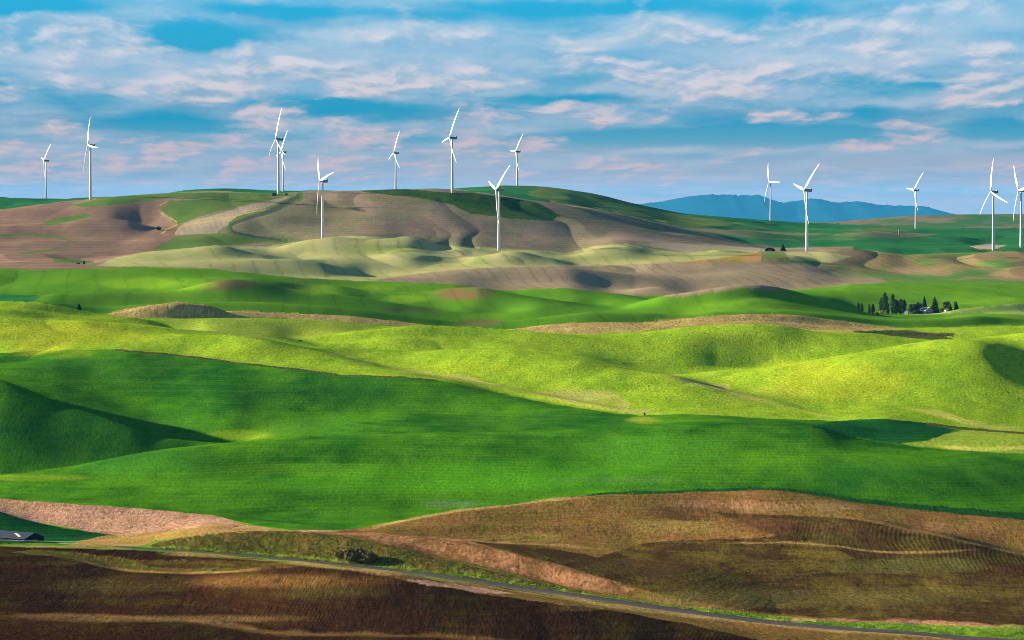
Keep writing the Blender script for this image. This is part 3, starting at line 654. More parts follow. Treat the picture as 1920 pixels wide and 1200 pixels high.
line('hedge', "1286 716; 1330 728; 1360 736", 2, 1.5)
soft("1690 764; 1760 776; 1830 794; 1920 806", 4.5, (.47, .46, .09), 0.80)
# dark green wheat
outline_below('wheat', YEL_BOT, "-160 925; 0 935; 100 943; 250 952; 400 966; 480 985; 560 995; 680 992; 760 976; 850 959; 950 947; 1040 937; 1150 928; 1280 925; 1380 921; 1440 919; 1500 925; 1600 942; 1700 955; 1800 965; 1920 976; 2080 994")
outline('yellow_soft', "1680 830; 1760 818; 1800 807; 1850 808; 1920 814; 2080 828; 2080 856; 1920 851; 1800 845; 1720 837")
outline('dry_grass', "1750 834; 1850 838; 1920 836; 1920 843; 1840 846; 1780 842")
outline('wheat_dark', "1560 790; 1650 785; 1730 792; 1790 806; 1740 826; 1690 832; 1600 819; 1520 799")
line('edge_bank', "215 656; 330 666; 450 681; 560 693; 640 703; 740 707; 820 713", 3, 2.5)
line('edge_bank', "1740 795; 1800 803; 1920 812", 5, 3)
outline('grass_bank_shade', "1000 942; 1040 934; 1150 922; 1280 919; 1380 915; 1440 913; 1500 918; 1600 933; 1700 944; 1800 952; 1920 962; 2080 976; 2080 994; 1920 976; 1800 965; 1700 955; 1600 942; 1500 925; 1440 919; 1380 921; 1280 925; 1150 928; 1040 937")  # shade band above the brown crest, painted as very dark grass
# pink stubble, barn hill, tan strip
outline('stubble', "-160 922; 0 935; 100 943; 250 952; 400 966; 470 985; 520 992; 700 996; 640 999; 480 996; 400 988; 280 1004; 200 1003; 0 965; -160 925")
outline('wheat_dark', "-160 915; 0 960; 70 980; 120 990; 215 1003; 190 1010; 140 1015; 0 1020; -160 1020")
outline('stubble_tan', "120 1024; 150 1014; 200 1004; 280 1000; 340 992; 400 986; 480 990; 560 994; 560 997; 470 997; 400 1001; 330 1010; 280 1020; 250 1026")
outline('verge', "255 1026; 290 1014; 340 1009; 300 1022")
# brown hill
outline('soil_warm', "560 1000; 640 995; 700 987; 760 975; 850 958; 950 946; 1040 936; 1150 927; 1280 924; 1380 920; 1440 918; 1500 924; 1600 941; 1700 954; 1800 964; 1920 975; 2080 990; 2080 1230; 1900 1202; 1400 1156; 1100 1110; 800 1040; 640 1003")
outline('soil', "1120 1045; 1200 1020; 1280 1012; 1400 1010; 1500 1000; 1600 1000; 1700 1010; 1920 1050; 2080 1060; 2080 1190; 1900 1170; 1600 1165; 1400 1145; 1200 1105; 1060 1060; 960 1035; 880 1014; 1000 1020")
outline('soil', "1330 960; 1440 965; 1500 968; 1500 1015; 1480 1010; 1400 985")
outline('soil_arc', "1480 966; 1600 972; 1750 1003; 1920 1042; 1940 1075; 1880 1080; 1700 1060; 1600 1045; 1560 1023; 1490 1005")
outline('stubble_spur', "540 998; 640 998; 700 998; 800 1005; 880 1014; 950 1034; 1000 1048; 1060 1062; 1190 1106; 1160 1116; 1090 1106; 1000 1082; 900 1060; 800 1037; 700 1015; 640 1004")
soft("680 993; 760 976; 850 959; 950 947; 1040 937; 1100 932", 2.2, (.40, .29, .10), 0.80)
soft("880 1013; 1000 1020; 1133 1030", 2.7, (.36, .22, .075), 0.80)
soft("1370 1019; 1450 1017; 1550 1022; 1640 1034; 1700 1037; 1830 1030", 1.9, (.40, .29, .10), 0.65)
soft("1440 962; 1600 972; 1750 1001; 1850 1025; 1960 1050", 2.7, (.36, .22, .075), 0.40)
soft("1440 1160; 1600 1163; 1920 1176", 3.6, (.45, .22, .12), 0.80)
# bank and verges along the road
outline('bank', "270 1026; 310 1016; 330 1010; 400 1001; 470 997; 560 996; 640 1004; 700 1016; 800 1040; 900 1065; 1000 1088; 1100 1110; 1240 1134; 1400 1156; 1600 1178; 1600 1184; 1400 1162; 1200 1138; 1000 1108; 800 1079; 640 1060; 420 1040; 300 1032")
line('verge', "240 1026; 300 1026; 420 1033; 640 1051; 800 1071; 860 1080", 4, 3)
line('verge', "850 1076; 1000 1098; 1100 1115; 1200 1130; 1400 1153; 1600 1173; 1800 1187; 1960 1197", 7, 10)
outline('verge', "1480 1168; 1600 1166; 1760 1170; 1920 1172; 2080 1176; 2080 1230; 1920 1200; 1780 1190; 1600 1178")
# below the road
outline('soil_dark', "-160 1024; 0 1024; 150 1028; 300 1034; 420 1042; 640 1062; 800 1081; 1000 1110; 1200 1140; 1400 1164; 1600 1184; 1800 1198; 2080 1216; 2080 1310; -160 1310")
outline('soil_warm', "640 1066; 800 1083; 1000 1112; 1200 1142; 1400 1166; 1600 1186; 1800 1200; 2080 1220; 2080 1310; 1500 1310; 1430 1202; 1300 1172; 1200 1154; 1100 1139; 1000 1126; 900 1113; 800 1095; 700 1077")
outline('stubble', "760 1086; 800 1087; 900 1102; 960 1112; 900 1112; 800 1096")
outline('soil', "200 1050; 330 1050; 480 1052; 600 1060; 560 1064; 450 1070; 350 1074; 250 1071; 150 1050")
outline('bank', "20 1036; 60 1030; 150 1036; 230 1046; 280 1062; 350 1068; 420 1064; 470 1068; 350 1074; 250 1071; 130 1047")
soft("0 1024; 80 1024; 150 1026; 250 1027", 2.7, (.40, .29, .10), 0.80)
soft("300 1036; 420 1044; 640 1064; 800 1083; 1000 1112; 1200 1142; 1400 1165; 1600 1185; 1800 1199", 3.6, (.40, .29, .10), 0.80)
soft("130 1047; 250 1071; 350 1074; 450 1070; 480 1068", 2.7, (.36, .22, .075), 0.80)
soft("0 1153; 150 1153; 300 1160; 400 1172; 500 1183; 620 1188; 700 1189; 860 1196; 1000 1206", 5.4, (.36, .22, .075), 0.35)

# colour patches inside a field: thin crop on knolls, plus sun and shade of slopes painted as crop colour: x, y, rx, ry, colour, strength
PATCHES = [
 (430, 533, 62, 11, (.17, .12, .05), .8), (862, 551, 62, 15, (.25, .15, .065), 1.0), (905, 604, 46, 6, (.16, .11, .05), .8), (760, 580, 60, 4, (.16, .12, .05), .6),
 (1440, 550, 70, 9, (.12, .17, .03), .5), (560, 540, 70, 12, (.13, .15, .04), .5), (300, 556, 90, 8, (.12, .17, .03), .4),
 (640, 545, 120, 10, (.20, .40, .012), .8), (760, 560, 60, 8, (.20, .40, .012), .8), (300, 533, 90, 12, (.20, .40, .012), .8),
 (450, 815, 60, 10, (.17, .30, .012), 1.0), (520, 798, 60, 14, (.10, .24, .014), .7), (600, 800, 90, 20, (.07, .24, .015), .6),
 (30, 895, 120, 7, (.19, .33, .015), .9), (700, 905, 420, 22, (.09, .31, .008), .7), (560, 880, 200, 12, (.12, .33, .010), .6), (950, 890, 260, 30, (.08, .30, .008), .7),  # sunlit front of the wheat painted brighter
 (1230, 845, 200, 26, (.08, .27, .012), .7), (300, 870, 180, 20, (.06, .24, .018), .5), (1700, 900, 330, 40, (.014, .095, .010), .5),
 (620, 735, 330, 34, (.010, .080, .012), .5), (250, 690, 220, 24, (.010, .085, .014), .5), (980, 790, 230, 16, (.012, .085, .012), .5), (120, 815, 260, 60, (.011, .085, .014), .5),  # shade on the wheat slopes painted into the crop colour
 (860, 945, 70, 6, (.14, .22, .09), .6), (1150, 900, 120, 8, (.10, .22, .05), .5),
 (1208, 788, 34, 8, (.30, .36, .03), .9), (1200, 770, 40, 6, (.44, .42, .13), .5), (1100, 740, 70, 10, (.42, .44, .10), .7),
 (100, 630, 220, 36, (.48, .50, .020), .55), (1800, 765, 130, 24, (.20, .33, .012), .7), (1860, 700, 60, 40, (.24, .37, .012), .5), (1420, 640, 200, 14, (.24, .35, .015), .5), (1100, 650, 160, 10, (.27, .37, .015), .4), (820, 636, 110, 10, (.22, .34, .015), .55), (520, 660, 160, 12, (.25, .36, .014), .5), (860, 690, 140, 14, (.28, .38, .014), .4),  # includes the right slope's dim foot, shade painted as darker green
 (1560, 715, 170, 40, (.46, .50, .02), .5), (1450, 740, 120, 20, (.40, .42, .05), .35),
 (1480, 950, 120, 14, (.33, .19, .085), .7), (1340, 945, 120, 10, (.42, .22, .11), .5), (1240, 985, 160, 14, (.30, .21, .055), .6), (1000, 1005, 120, 10, (.30, .22, .05), .6),
 (1450, 985, 110, 18, (.10, .045, .02), .7), (1560, 990, 60, 14, (.12, .06, .03), .5), (1800, 990, 130, 12, (.33, .17, .075), .6),
 (1200, 1060, 160, 26, (.085, .050, .018), .6), (1500, 1120, 300, 20, (.14, .12, .03), .6), (1700, 1060, 140, 14, (.12, .12, .03), .6), (1320, 1130, 160, 14, (.17, .12, .035), .5),
 (540, 1090, 240, 14, (.16, .085, .025), .7), (200, 1100, 160, 18, (.11, .085, .02), .45), (640, 1110, 120, 14, (.10, .085, .02), .45), (1080, 1140, 60, 6, (.20, .14, .04), .4),
 (300, 1160, 300, 8, (.30, .19, .07), .4),
 (800, 425, 200, 14, (.30, .20, .15), .5), (960, 430, 200, 10, (.34, .23, .17), .6), (1200, 445, 120, 10, (.38, .26, .18), .6), (620, 385, 60, 14, (.17, .16, .08), .6),
 (560, 415, 80, 10, (.16, .14, .09), .6), (720, 372, 60, 6, (.20, .19, .06), .5), (220, 420, 60, 8, (.36, .23, .17), .7), (270, 430, 40, 8, (.34, .22, .16), .6), (60, 400, 80, 8, (.22, .13, .10), .5),
 (700, 468, 80, 10, (.22, .29, .055), .6), (560, 492, 90, 10, (.20, .27, .10), .6), (430, 498, 160, 6, (.42, .37, .15), .6), (680, 500, 80, 10, (.23, .30, .11), .6), (880, 490, 60, 6, (.24, .31, .07), .5),
 (1740, 508, 80, 9, (.32, .21, .12), .8), (1890, 515, 60, 8, (.34, .22, .12), .8), (1790, 487, 60, 5, (.28, .20, .11), .6), (1620, 515, 60, 8, (.12, .24, .05), .6),
 (1640, 432, 70, 5, (.18, .18, .07), .6), (1380, 430, 60, 5, (.17, .20, .07), .5), (1760, 413, 40, 5, (.30, .20, .16), .5),
 (1080, 372, 50, 6, (.20, .27, .05), .5), (1000, 352, 60, 2, (.16, .12, .07), .6),
]

def build_colour():
    jit = np.clip(2.4 - TY / 3500, 0.5, 2)
    edge = np.clip((TY - 4500) / 600, 0, 1)
    jx = PX + edge * (fbm(TX / 30, TY / 80, 3, 35) - .5) * 9 + (vnoise(TX / 5, TY / 24, 31) - 0.5) * jit * 3
    jy = EY + edge * (fbm(TX / 40, TY / 90, 3, 36) - .5) * 3 + (vnoise(TX / 7, TY / 40, 32) - 0.5) * jit * 1.3
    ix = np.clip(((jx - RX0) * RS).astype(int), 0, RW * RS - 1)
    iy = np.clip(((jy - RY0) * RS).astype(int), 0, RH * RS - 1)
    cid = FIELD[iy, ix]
    cid[:, YR < 1330] = CID['soil_dark']
    rgb = np.zeros(cid.shape + (3,), np.float32)
    phase = np.zeros(cid.shape, np.float32); depth = np.zeros(cid.shape, np.float32); sharp = np.ones(cid.shape, np.float32)
    clump = np.zeros(cid.shape, np.float32); streak = np.zeros(cid.shape, np.float32)
    level = TZ + 0.02 * TY + 2.0 * fbm(TX / 90, TY / 200, 2, 77)          # rows follow the lie of the land
    st = fbm(level / 1.1, TX / 70, 2, 55)
    st2 = fbm(level / 0.35, TX / 30, 2, 57)
    for name, (k, a, b, sx, sy, bias, gain, cl, sk) in CLASSES.items():
        m = cid == k
        if not m.any():
            continue
        x = TX[m]; y = TY[m]
        n = 0.6 * fbm(x / sx, y / sy, 4, 100 + k) + 0.4 * fbm(x / (sx * .22), y / (sy * .22), 2, 200 + k)
        n = n + (st[m] - 0.5) * sk * 0.55 + (st2[m] - 0.5) * sk * 0.35
        n = np.clip((n - 0.5 + bias) * gain + 0.5, 0, 1)[:, None]
        rgb[m] = np.array(a, np.float32) * (1 - n) + np.array(b, np.float32) * n
        clump[m] = cl; streak[m] = sk
        if name in ROWS:
            way, space, dep, sh = ROWS[name]
            if way == 'level':
                f = level[m] / space
            elif way == 'up':
                f = (x + .16 * y + 60 * fbm(x / 260, y / 420, 2, 400)) / space
            elif way == 'arc':
                f = (x - .10 * y + 24 * fbm(x / 85, y / 95, 2, 401)) / space
            else:
                f = (x - .24 * y + 22 * fbm(x / 70, y / 120, 2, 402)) / space
            phase[m] = f; sharp[m] = sh
            depth[m] = dep * np.clip(2.2 * fbm(x / 45, y / 130, 2, 410) - .45, 0.12, 1)
    wob = fbm(TX / 40, TY / 120, 3, 300) - 0.5
    wob2 = fbm(TX / 14, TY / 50, 2, 301) - 0.5
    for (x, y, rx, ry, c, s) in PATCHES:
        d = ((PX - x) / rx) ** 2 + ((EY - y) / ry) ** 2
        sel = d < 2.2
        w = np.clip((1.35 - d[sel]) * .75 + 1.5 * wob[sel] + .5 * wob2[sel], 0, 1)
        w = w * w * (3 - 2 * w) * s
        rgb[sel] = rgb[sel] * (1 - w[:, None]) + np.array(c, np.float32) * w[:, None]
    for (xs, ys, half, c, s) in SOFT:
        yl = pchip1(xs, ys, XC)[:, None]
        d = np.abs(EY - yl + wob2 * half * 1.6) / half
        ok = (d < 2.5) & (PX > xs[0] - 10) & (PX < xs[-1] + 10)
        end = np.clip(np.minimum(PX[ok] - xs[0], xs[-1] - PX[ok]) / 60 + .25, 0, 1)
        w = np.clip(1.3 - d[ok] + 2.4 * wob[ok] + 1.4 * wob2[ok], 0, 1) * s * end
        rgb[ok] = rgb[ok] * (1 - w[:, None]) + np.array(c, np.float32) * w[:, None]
    return rgb, clump, streak, level, np.stack([phase, depth, sharp], -1)

def grid_mesh(name, X, Y, Z):
    nc, nr = X.shape
    me = bpy.data.meshes.new(name)
    co = np.stack([X, Y, Z], -1).reshape(-1, 3).astype(np.float32)
    idx = np.arange(nc * nr, dtype=np.int32).reshape(nc, nr)
    q = np.stack([idx[:-1, :-1], idx[1:, :-1], idx[1:, 1:], idx[:-1, 1:]], -1).reshape(-1)
    nf = len(q) // 4
    me.vertices.add(len(co)); me.vertices.foreach_set('co', co.ravel())
    me.loops.add(len(q)); me.loops.foreach_set('vertex_index', q)
    me.polygons.add(nf)
    me.polygons.foreach_set('loop_start', np.arange(nf, dtype=np.int32) * 4)
    me.polygons.foreach_set('use_smooth', np.ones(nf, bool))
    me.update(calc_edges=True)
    return me

def link(name, me, mat=None, parent=None):
    o = bpy.data.objects.new(name, me)
    COL.objects.link(o)
    if mat is not None:
        me.materials.append(mat)
    if parent is not None:
        o.parent = parent
    return o

def material(name, col, rough=0.7, spec=0.2, metal=0.0, noise=0.0, scale=1.0, bump=0.0):
    m = bpy.data.materials.new(name); m.use_nodes = True
    N = NT(m.node_tree)
    b = N.n('ShaderNodeBsdfPrincipled')
    out = N.n('ShaderNodeOutputMaterial')
    m.node_tree.links.new(b.outputs[0], out.inputs[0])
    b.inputs['Roughness'].default_value = rough
    b.inputs['Specular IOR Level'].default_value = spec
    b.inputs['Metallic'].default_value = metal
    if noise > 0:
        tc = N.n('ShaderNodeTexCoord').outputs['Object']
        nz = N.noise(tc, scale, 5, 0.6)
        dark = tuple(c * (1 - noise) for c in col); light = tuple(min(1, c * (1 + noise)) for c in col)
        N.put(b.inputs['Base Color'], N.mix(N.sm(nz, .3, .7), dark, light))
        if bump:
            bp = N.n('ShaderNodeBump'); bp.inputs['Strength'].default_value = bump; bp.inputs['Distance'].default_value = 0.3
            N.put(bp.inputs['Height'], nz); N.put(b.inputs['Normal'], bp.outputs[0])
    else:
        b.inputs['Base Color'].default_value = (*col, 1)
    return m

def terrain_material():
    m = bpy.data.materials.new('crops_and_soil'); m.use_nodes = True
    N = NT(m.node_tree)
    b = N.n('ShaderNodeBsdfPrincipled'); out = N.n('ShaderNodeOutputMaterial')
    m.node_tree.links.new(b.outputs[0], out.inputs[0])
    b.inputs['Roughness'].default_value = 1.0
    b.inputs['Specular IOR Level'].default_value = 0.0
    at = N.n('ShaderNodeAttribute', attribute_name='crop')
    ex = N.n('ShaderNodeAttribute', attribute_name='habit')
    cl, sk, lv = N.sep(ex.outputs['Vector'])
    pos = N.n('ShaderNodeTexCoord').outputs['Object']
    px, py, pz = N.sep(pos)
    # clumps of crop, a little drawn out along the drilling direction, with shadow flecks between plants darkened into the colour
    n1 = N.noise(N.xyz(N.m('MULTIPLY', px, 0.40), N.m('MULTIPLY', py, 0.13), 0), 1.0, 6, 0.68)
    n2 = N.noise(N.xyz(N.m('MULTIPLY', px, 0.09), N.m('MULTIPLY', py, 0.022), 3), 1.0, 4, 0.55)
    n3 = N.noise(N.xyz(N.m('MULTIPLY', px, 0.26), N.m('MULTIPLY', py, 0.075), 7), 1.0, 5, 0.62)
    streak = N.noise(N.xyz(N.m('MULTIPLY', lv, 2.6), N.m('MULTIPLY', px, 0.03), N.m('MULTIPLY', py, 0.006)), 1.0, 3, 0.6)
    rv = N.n('ShaderNodeAttribute', attribute_name='rows')
    ph, dp, sh = N.sep(rv.outputs['Vector'])
    wob = N.noise(N.xyz(N.m('MULTIPLY', px, 0.12), N.m('MULTIPLY', py, 0.03), 11), 1.0, 3, 0.6)
    wave = N.m('MULTIPLY_ADD', N.m('SINE', N.m('MULTIPLY', N.m('ADD', ph, N.m('MULTIPLY', wob, 0.5)), 6.28318)), 0.5, 0.5)
    wave = N.m('POWER', wave, sh)                                   # sharp: single wheel tracks; soft: drill rows
    n4 = N.noise(N.xyz(N.m('MULTIPLY', px, 0.85), N.m('MULTIPLY', py, 0.16), 21), 1.0, 4, 0.7)
    fleck_shade = N.sm(n3, 0.44, 0.30)
    f = N.m('MULTIPLY', N.m('SUBTRACT', n1, 0.5), N.m('MULTIPLY', cl, 2.3))
    f = N.m('ADD', f, N.m('MULTIPLY', N.m('SUBTRACT', n4, 0.5), N.m('MULTIPLY', cl, 2.0)))
    f = N.m('ADD', f, N.m('MULTIPLY', N.m('SUBTRACT', n2, 0.5), N.m('MULTIPLY', cl, 0.9)))
    f = N.m('SUBTRACT', f, N.m('MULTIPLY', fleck_shade, N.m('MULTIPLY', cl, 0.75)))
    f = N.m('ADD', f, N.m('MULTIPLY', N.m('SUBTRACT', streak, 0.5), N.m('MULTIPLY', sk, 1.4)))
    f = N.m('SUBTRACT', f, N.m('MULTIPLY', wave, N.m('MULTIPLY', dp, 0.9)))
    gain = N.m('POWER', 2.0, f)
    c = N.v('SCALE', at.outputs['Color'])
    N.put(c.node.inputs['Scale'], gain)
    N.put(b.inputs['Base Color'], c)
    bp = N.n('ShaderNodeBump')
    bp.inputs['Distance'].default_value = 1.0
    bp.inputs['Strength'].default_value = 1.0
    h = N.m('ADD', N.m('MULTIPLY', n1, N.m('MULTIPLY', cl, 0.55)), N.m('MULTIPLY', streak, N.m('MULTIPLY', sk, 0.3)))
    h = N.m('SUBTRACT', h, N.m('MULTIPLY', wave, N.m('MULTIPLY', dp, 0.10)))
    N.put(bp.inputs['Height'], h)
    N.put(b.inputs['Normal'], bp.outputs[0])
    return m

def build_terrain():
    me = grid_mesh('terrain', TX, TY, TZ)
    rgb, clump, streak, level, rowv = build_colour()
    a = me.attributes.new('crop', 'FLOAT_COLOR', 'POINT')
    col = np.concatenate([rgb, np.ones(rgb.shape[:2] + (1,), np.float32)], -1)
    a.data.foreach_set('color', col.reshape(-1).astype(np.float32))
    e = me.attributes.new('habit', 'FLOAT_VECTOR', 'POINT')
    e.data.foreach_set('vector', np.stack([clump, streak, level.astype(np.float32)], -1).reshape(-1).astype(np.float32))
    e = me.attributes.new('rows', 'FLOAT_VECTOR', 'POINT')
    e.data.foreach_set('vector', rowv.reshape(-1).astype(np.float32))
    o = link('terrain', me, terrain_material())
    o['kind'] = 'structure'
    o['label'] = 'rolling farmland of green wheat, yellow crop, stubble and ploughed brown soil'
    return o
build_terrain()

def build_road():
    p = ROAD
    t = np.gradient(p[:, :2], axis=0); t /= np.linalg.norm(t, axis=1)[:, None]
    nrm = np.stack([-t[:, 1], t[:, 0]], 1)
    X, Y, Z = [], [], []
    for off, dz in ((-5.0, -0.25), (-4.8, 0.05), (-2, 0.12), (0, 0.16), (2, 0.12), (4.8, 0.05), (5.0, -0.25)):
        q = p[:, :2] + nrm * off
        X.append(q[:, 0]); Y.append(q[:, 1]); Z.append(p[:, 2] + dz)
    me = grid_mesh('road', np.array(X), np.array(Y), np.array(Z))
    o = link('road', me, material('worn_asphalt', (.062, .047, .050), .9, .1, noise=.25, scale=.25))
    o['kind'] = 'structure'
    o['label'] = 'narrow grey country road running below the grassy bank'
build_road()

MOUNT_D = 90000.0
def build_mountain():
    prof = "1000 420; 1100 402; 1180 384; 1210 380; 1240 377; 1270 371; 1300 366; 1330 363.5; 1355 364.5; 1370 363.5; 1385 366; 1410 365; 1420 364; 1432 368; 1450 374; 1470 379; 1485 376; 1505 374; 1525 371; 1545 374; 1570 379; 1590 378; 1605 376; 1620 378; 1650 383; 1690 385; 1720 385; 1745 389; 1780 399; 1800 403; 1850 412; 1950 425"
    x, y, _, _ = P(prof)
    xs = np.arange(1000, 1950, 1.0)
    ys = pchip1(x, y, xs)
    D0 = MOUNT_D
    vs = np.linspace(-1, 1, 60)
    X = np.zeros((len(xs), 60)); Y = X.copy(); Z = X.copy()
    for j, vv in enumerate(vs):
        D = D0 + vv * 5000
        X[:, j] = (xs - 960) / F * D0 * (1 - 0.05 * vv); Y[:, j] = D
        top = CAMZ - D0 * (ys - YH) / F
        foot = -560.0
        w = (1 - abs(vv)) ** 1.2
        Z[:, j] = foot + (top - foot) * w
    ridges = (fbm(X / 1500, Y / 2000, 4, 41) - 0.5) * 12 * np.clip(1 - np.abs(vs)[None, :] * 0, 0, 1) * np.clip(np.abs(vs)[None, :] * 3, 0, 1)
    crest = np.exp(-(vs / .05) ** 2)[None, :]
    trees = crest * (fbm(X / 70, Y / 260, 2, 44) * 26 + np.where(fbm(X / 140, Y / 300, 2, 46) > .62, 18, 0))
    o = link('mountain', grid_mesh('mountain', X, Y, Z + ridges + trees - 12), material('mountain_forest', (.012, .055, .075), 1, 0, noise=.15, scale=.001))
    o['kind'] = 'structure'
    o['label'] = 'long blue forested mountain on the horizon'
build_mountain()

def build_haze():
    me = bpy.data.meshes.new('haze')
    x0, x1, y0, y1, z0, z1 = -17000, 17000, -400, 97000, -640, 432
    v = [(x, y, z) for x in (x0, x1) for y in (y0, y1) for z in (z0, z1)]
    f = [(0, 1, 3, 2), (4, 6, 7, 5), (0, 4, 5, 1), (2, 3, 7, 6), (0, 2, 6, 4), (1, 5, 7, 3)]
    me.from_pydata(v, [], f); me.update()
    m = bpy.data.materials.new('haze'); m.use_nodes = True
    N = NT(m.node_tree)
    out = N.n('ShaderNodeOutputMaterial')
    pv = N.n('ShaderNodeVolumePrincipled')
    pv.inputs['Color'].default_value = (*HAZE_COLOR, 1)
    pv.inputs['Density'].default_value = HAZE_DENSITY
    pv.inputs['Anisotropy'].default_value = 0.0
    m.node_tree.links.new(pv.outputs[0], out.inputs['Volume'])
    o = link('haze', me, m)
    o['kind'] = 'stuff'
HAZE_COLOR = (.06, .50, 1.0)
HAZE_DENSITY = 0.48e-5
build_haze()

# ------------------------------------------------------------------ things
def tag(o, label=None, cat=None, group=None, kind=None):
    for k, v in (('label', label), ('category', cat), ('group', group), ('kind', kind)):
        if v:
            o[k] = v
    return o

def empty(name, loc, rz=0.0):
    o = bpy.data.objects.new(name, None)
    COL.objects.link(o)
    o.location = loc; o.rotation_euler = (0, 0, rz)
    o.empty_display_size = 1
    return o

class MB:
    """collects vertices and faces of one part"""
    def __init__(self):
        self.v = []; self.f = []
    def box(self, x0, x1, y0, y1, z0, z1):
        b = len(self.v)
        self.v += [(x, y, z) for x in (x0, x1) for y in (y0, y1) for z in (z0, z1)]
        self.f += [tuple(b + i for i in q) for q in ((0, 1, 3, 2), (4, 6, 7, 5), (0, 4, 5, 1), (2, 3, 7, 6), (0, 2, 6, 4), (1, 5, 7, 3))]
    def tube(self, pts, rad, n=10, cap=True):
        rings = []
        for i, p in enumerate(pts):
            p = Vector(p)
            a = Vector(pts[max(0, i - 1)]); c = Vector(pts[min(len(pts) - 1, i + 1)])
            t = (c - a).normalized()
            ref = Vector((1, 0, 0)) if abs(t.x) < 0.9 else Vector((0, 1, 0))
            u = t.cross(ref).normalized(); w = t.cross(u)
            b = len(self.v); rings.append(b)
            for k in range(n):
                an = 2 * math.pi * k / n
                self.v.append(tuple(p + (u * math.cos(an) + w * math.sin(an)) * rad[i]))
        for a, c in zip(rings[:-1], rings[1:]):
            for k in range(n):
                self.f.append((a + k, a + (k + 1) % n, c + (k + 1) % n, c + k))
        if cap:
            self.f.append(tuple(rings[0] + k for k in range(n))[::-1])
            self.f.append(tuple(rings[-1] + k for k in range(n)))
    def loft(self, sections):
        """closed outlines of equal length joined into a skin, capped at both ends"""
        n = len(sections[0]); base = []
        for s in sections:
            base.append(len(self.v)); self.v += [tuple(q) for q in s]
        for a, c in zip(base[:-1], base[1:]):
            for k in range(n):
                self.f.append((a + k, a + (k + 1) % n, c + (k + 1) % n, c + k))
        self.f.append(tuple(base[0] + k for k in range(n))[::-1])
        self.f.append(tuple(base[-1] + k for k in range(n)))
    def quad(self, *q):
        b = len(self.v); self.v += [tuple(p) for p in q]; self.f.append(tuple(range(b, b + len(q))))
    def build(self, name, mat, parent=None, smooth=False):
        me = bpy.data.meshes.new(name)
        me.from_pydata(self.v, [], self.f); me.update()
        import bmesh
        bm = bmesh.new(); bm.from_mesh(me); bmesh.ops.recalc_face_normals(bm, faces=bm.faces); bm.to_mesh(me); bm.free()
        if smooth:
            me.polygons.foreach_set('use_smooth', np.ones(len(me.polygons), bool))
        return link(name, me, mat, parent)

def copy_tree(o, parent=None):
    c = o.copy(); COL.objects.link(c)
    if parent is not None:
        c.parent = parent
    for ch in [q for q in o.children]:
        copy_tree(ch, c)
    return c

def at(px, D):
    X = (px - 960) / F * D
    return X, D, ground(X, D)

M = {
 'white_steel': material('painted_white_steel', (.66, .66, .66), .45, .4, noise=.05, scale=.3),
 'blade': material('white_gelcoat', (.76, .76, .76), .40, .4),
 'nacelle': material('grey_white_shell', (.15, .18, .20), .5, .3, noise=.08, scale=.8),
 'dark_steel': material('dark_steel', (.08, .09, .10), .5, .4),
 'bark': material('bark', (.09, .065, .045), .95, .1, noise=.35, scale=2.0),
 'concrete': material('concrete', (.42, .40, .37), .9, .1, noise=.2, scale=.8),
}

# ------------------------------------------------------------------ wind turbines
HUB = 85.0; BLADE = 50.0
YAW = math.radians(20); TILT = math.radians(6)
AX = Vector((-math.cos(YAW), -math.sin(YAW), 0))                       # rotor looks left, a little towards the butte
def blade_mb():
    mb = MB(); secs = []
    n = 22; m = 14
    for i in range(n + 1):
        t = i / n
        r = 1.0 + t * (BLADE - 1.0)
        if t < .16:
            q = t / .16; q = q * q * (3 - 2 * q); chord = 2.0 + 2.4 * q; thick = 1.9 * (1 - q) + .95 * q
        else:
            q = (t - .16) / .84; chord = 4.4 * (1 - q) ** .8 * .80 + .9 * (1 - .4 * q); thick = .95 * (1 - q) + .16
            if t > .97:
                chord *= .7
        tw = math.radians(24 - 20 * t)
        flex = 4.6 * t ** 2.1
        sec = []
        for k in range(m):
            a = 2 * math.pi * k / m
            cx = math.cos(a) * chord / 2 + chord * .12 * min(1, t / .16); cy = math.sin(a) * thick / 2 * (1 - .25 * math.cos(a))
            x = cx * math.cos(tw) - cy * math.sin(tw); y = cx * math.sin(tw) + cy * math.cos(tw)
            sec.append((x, y + flex, r))
        secs.append(sec)
    mb.loft(secs)
    return mb

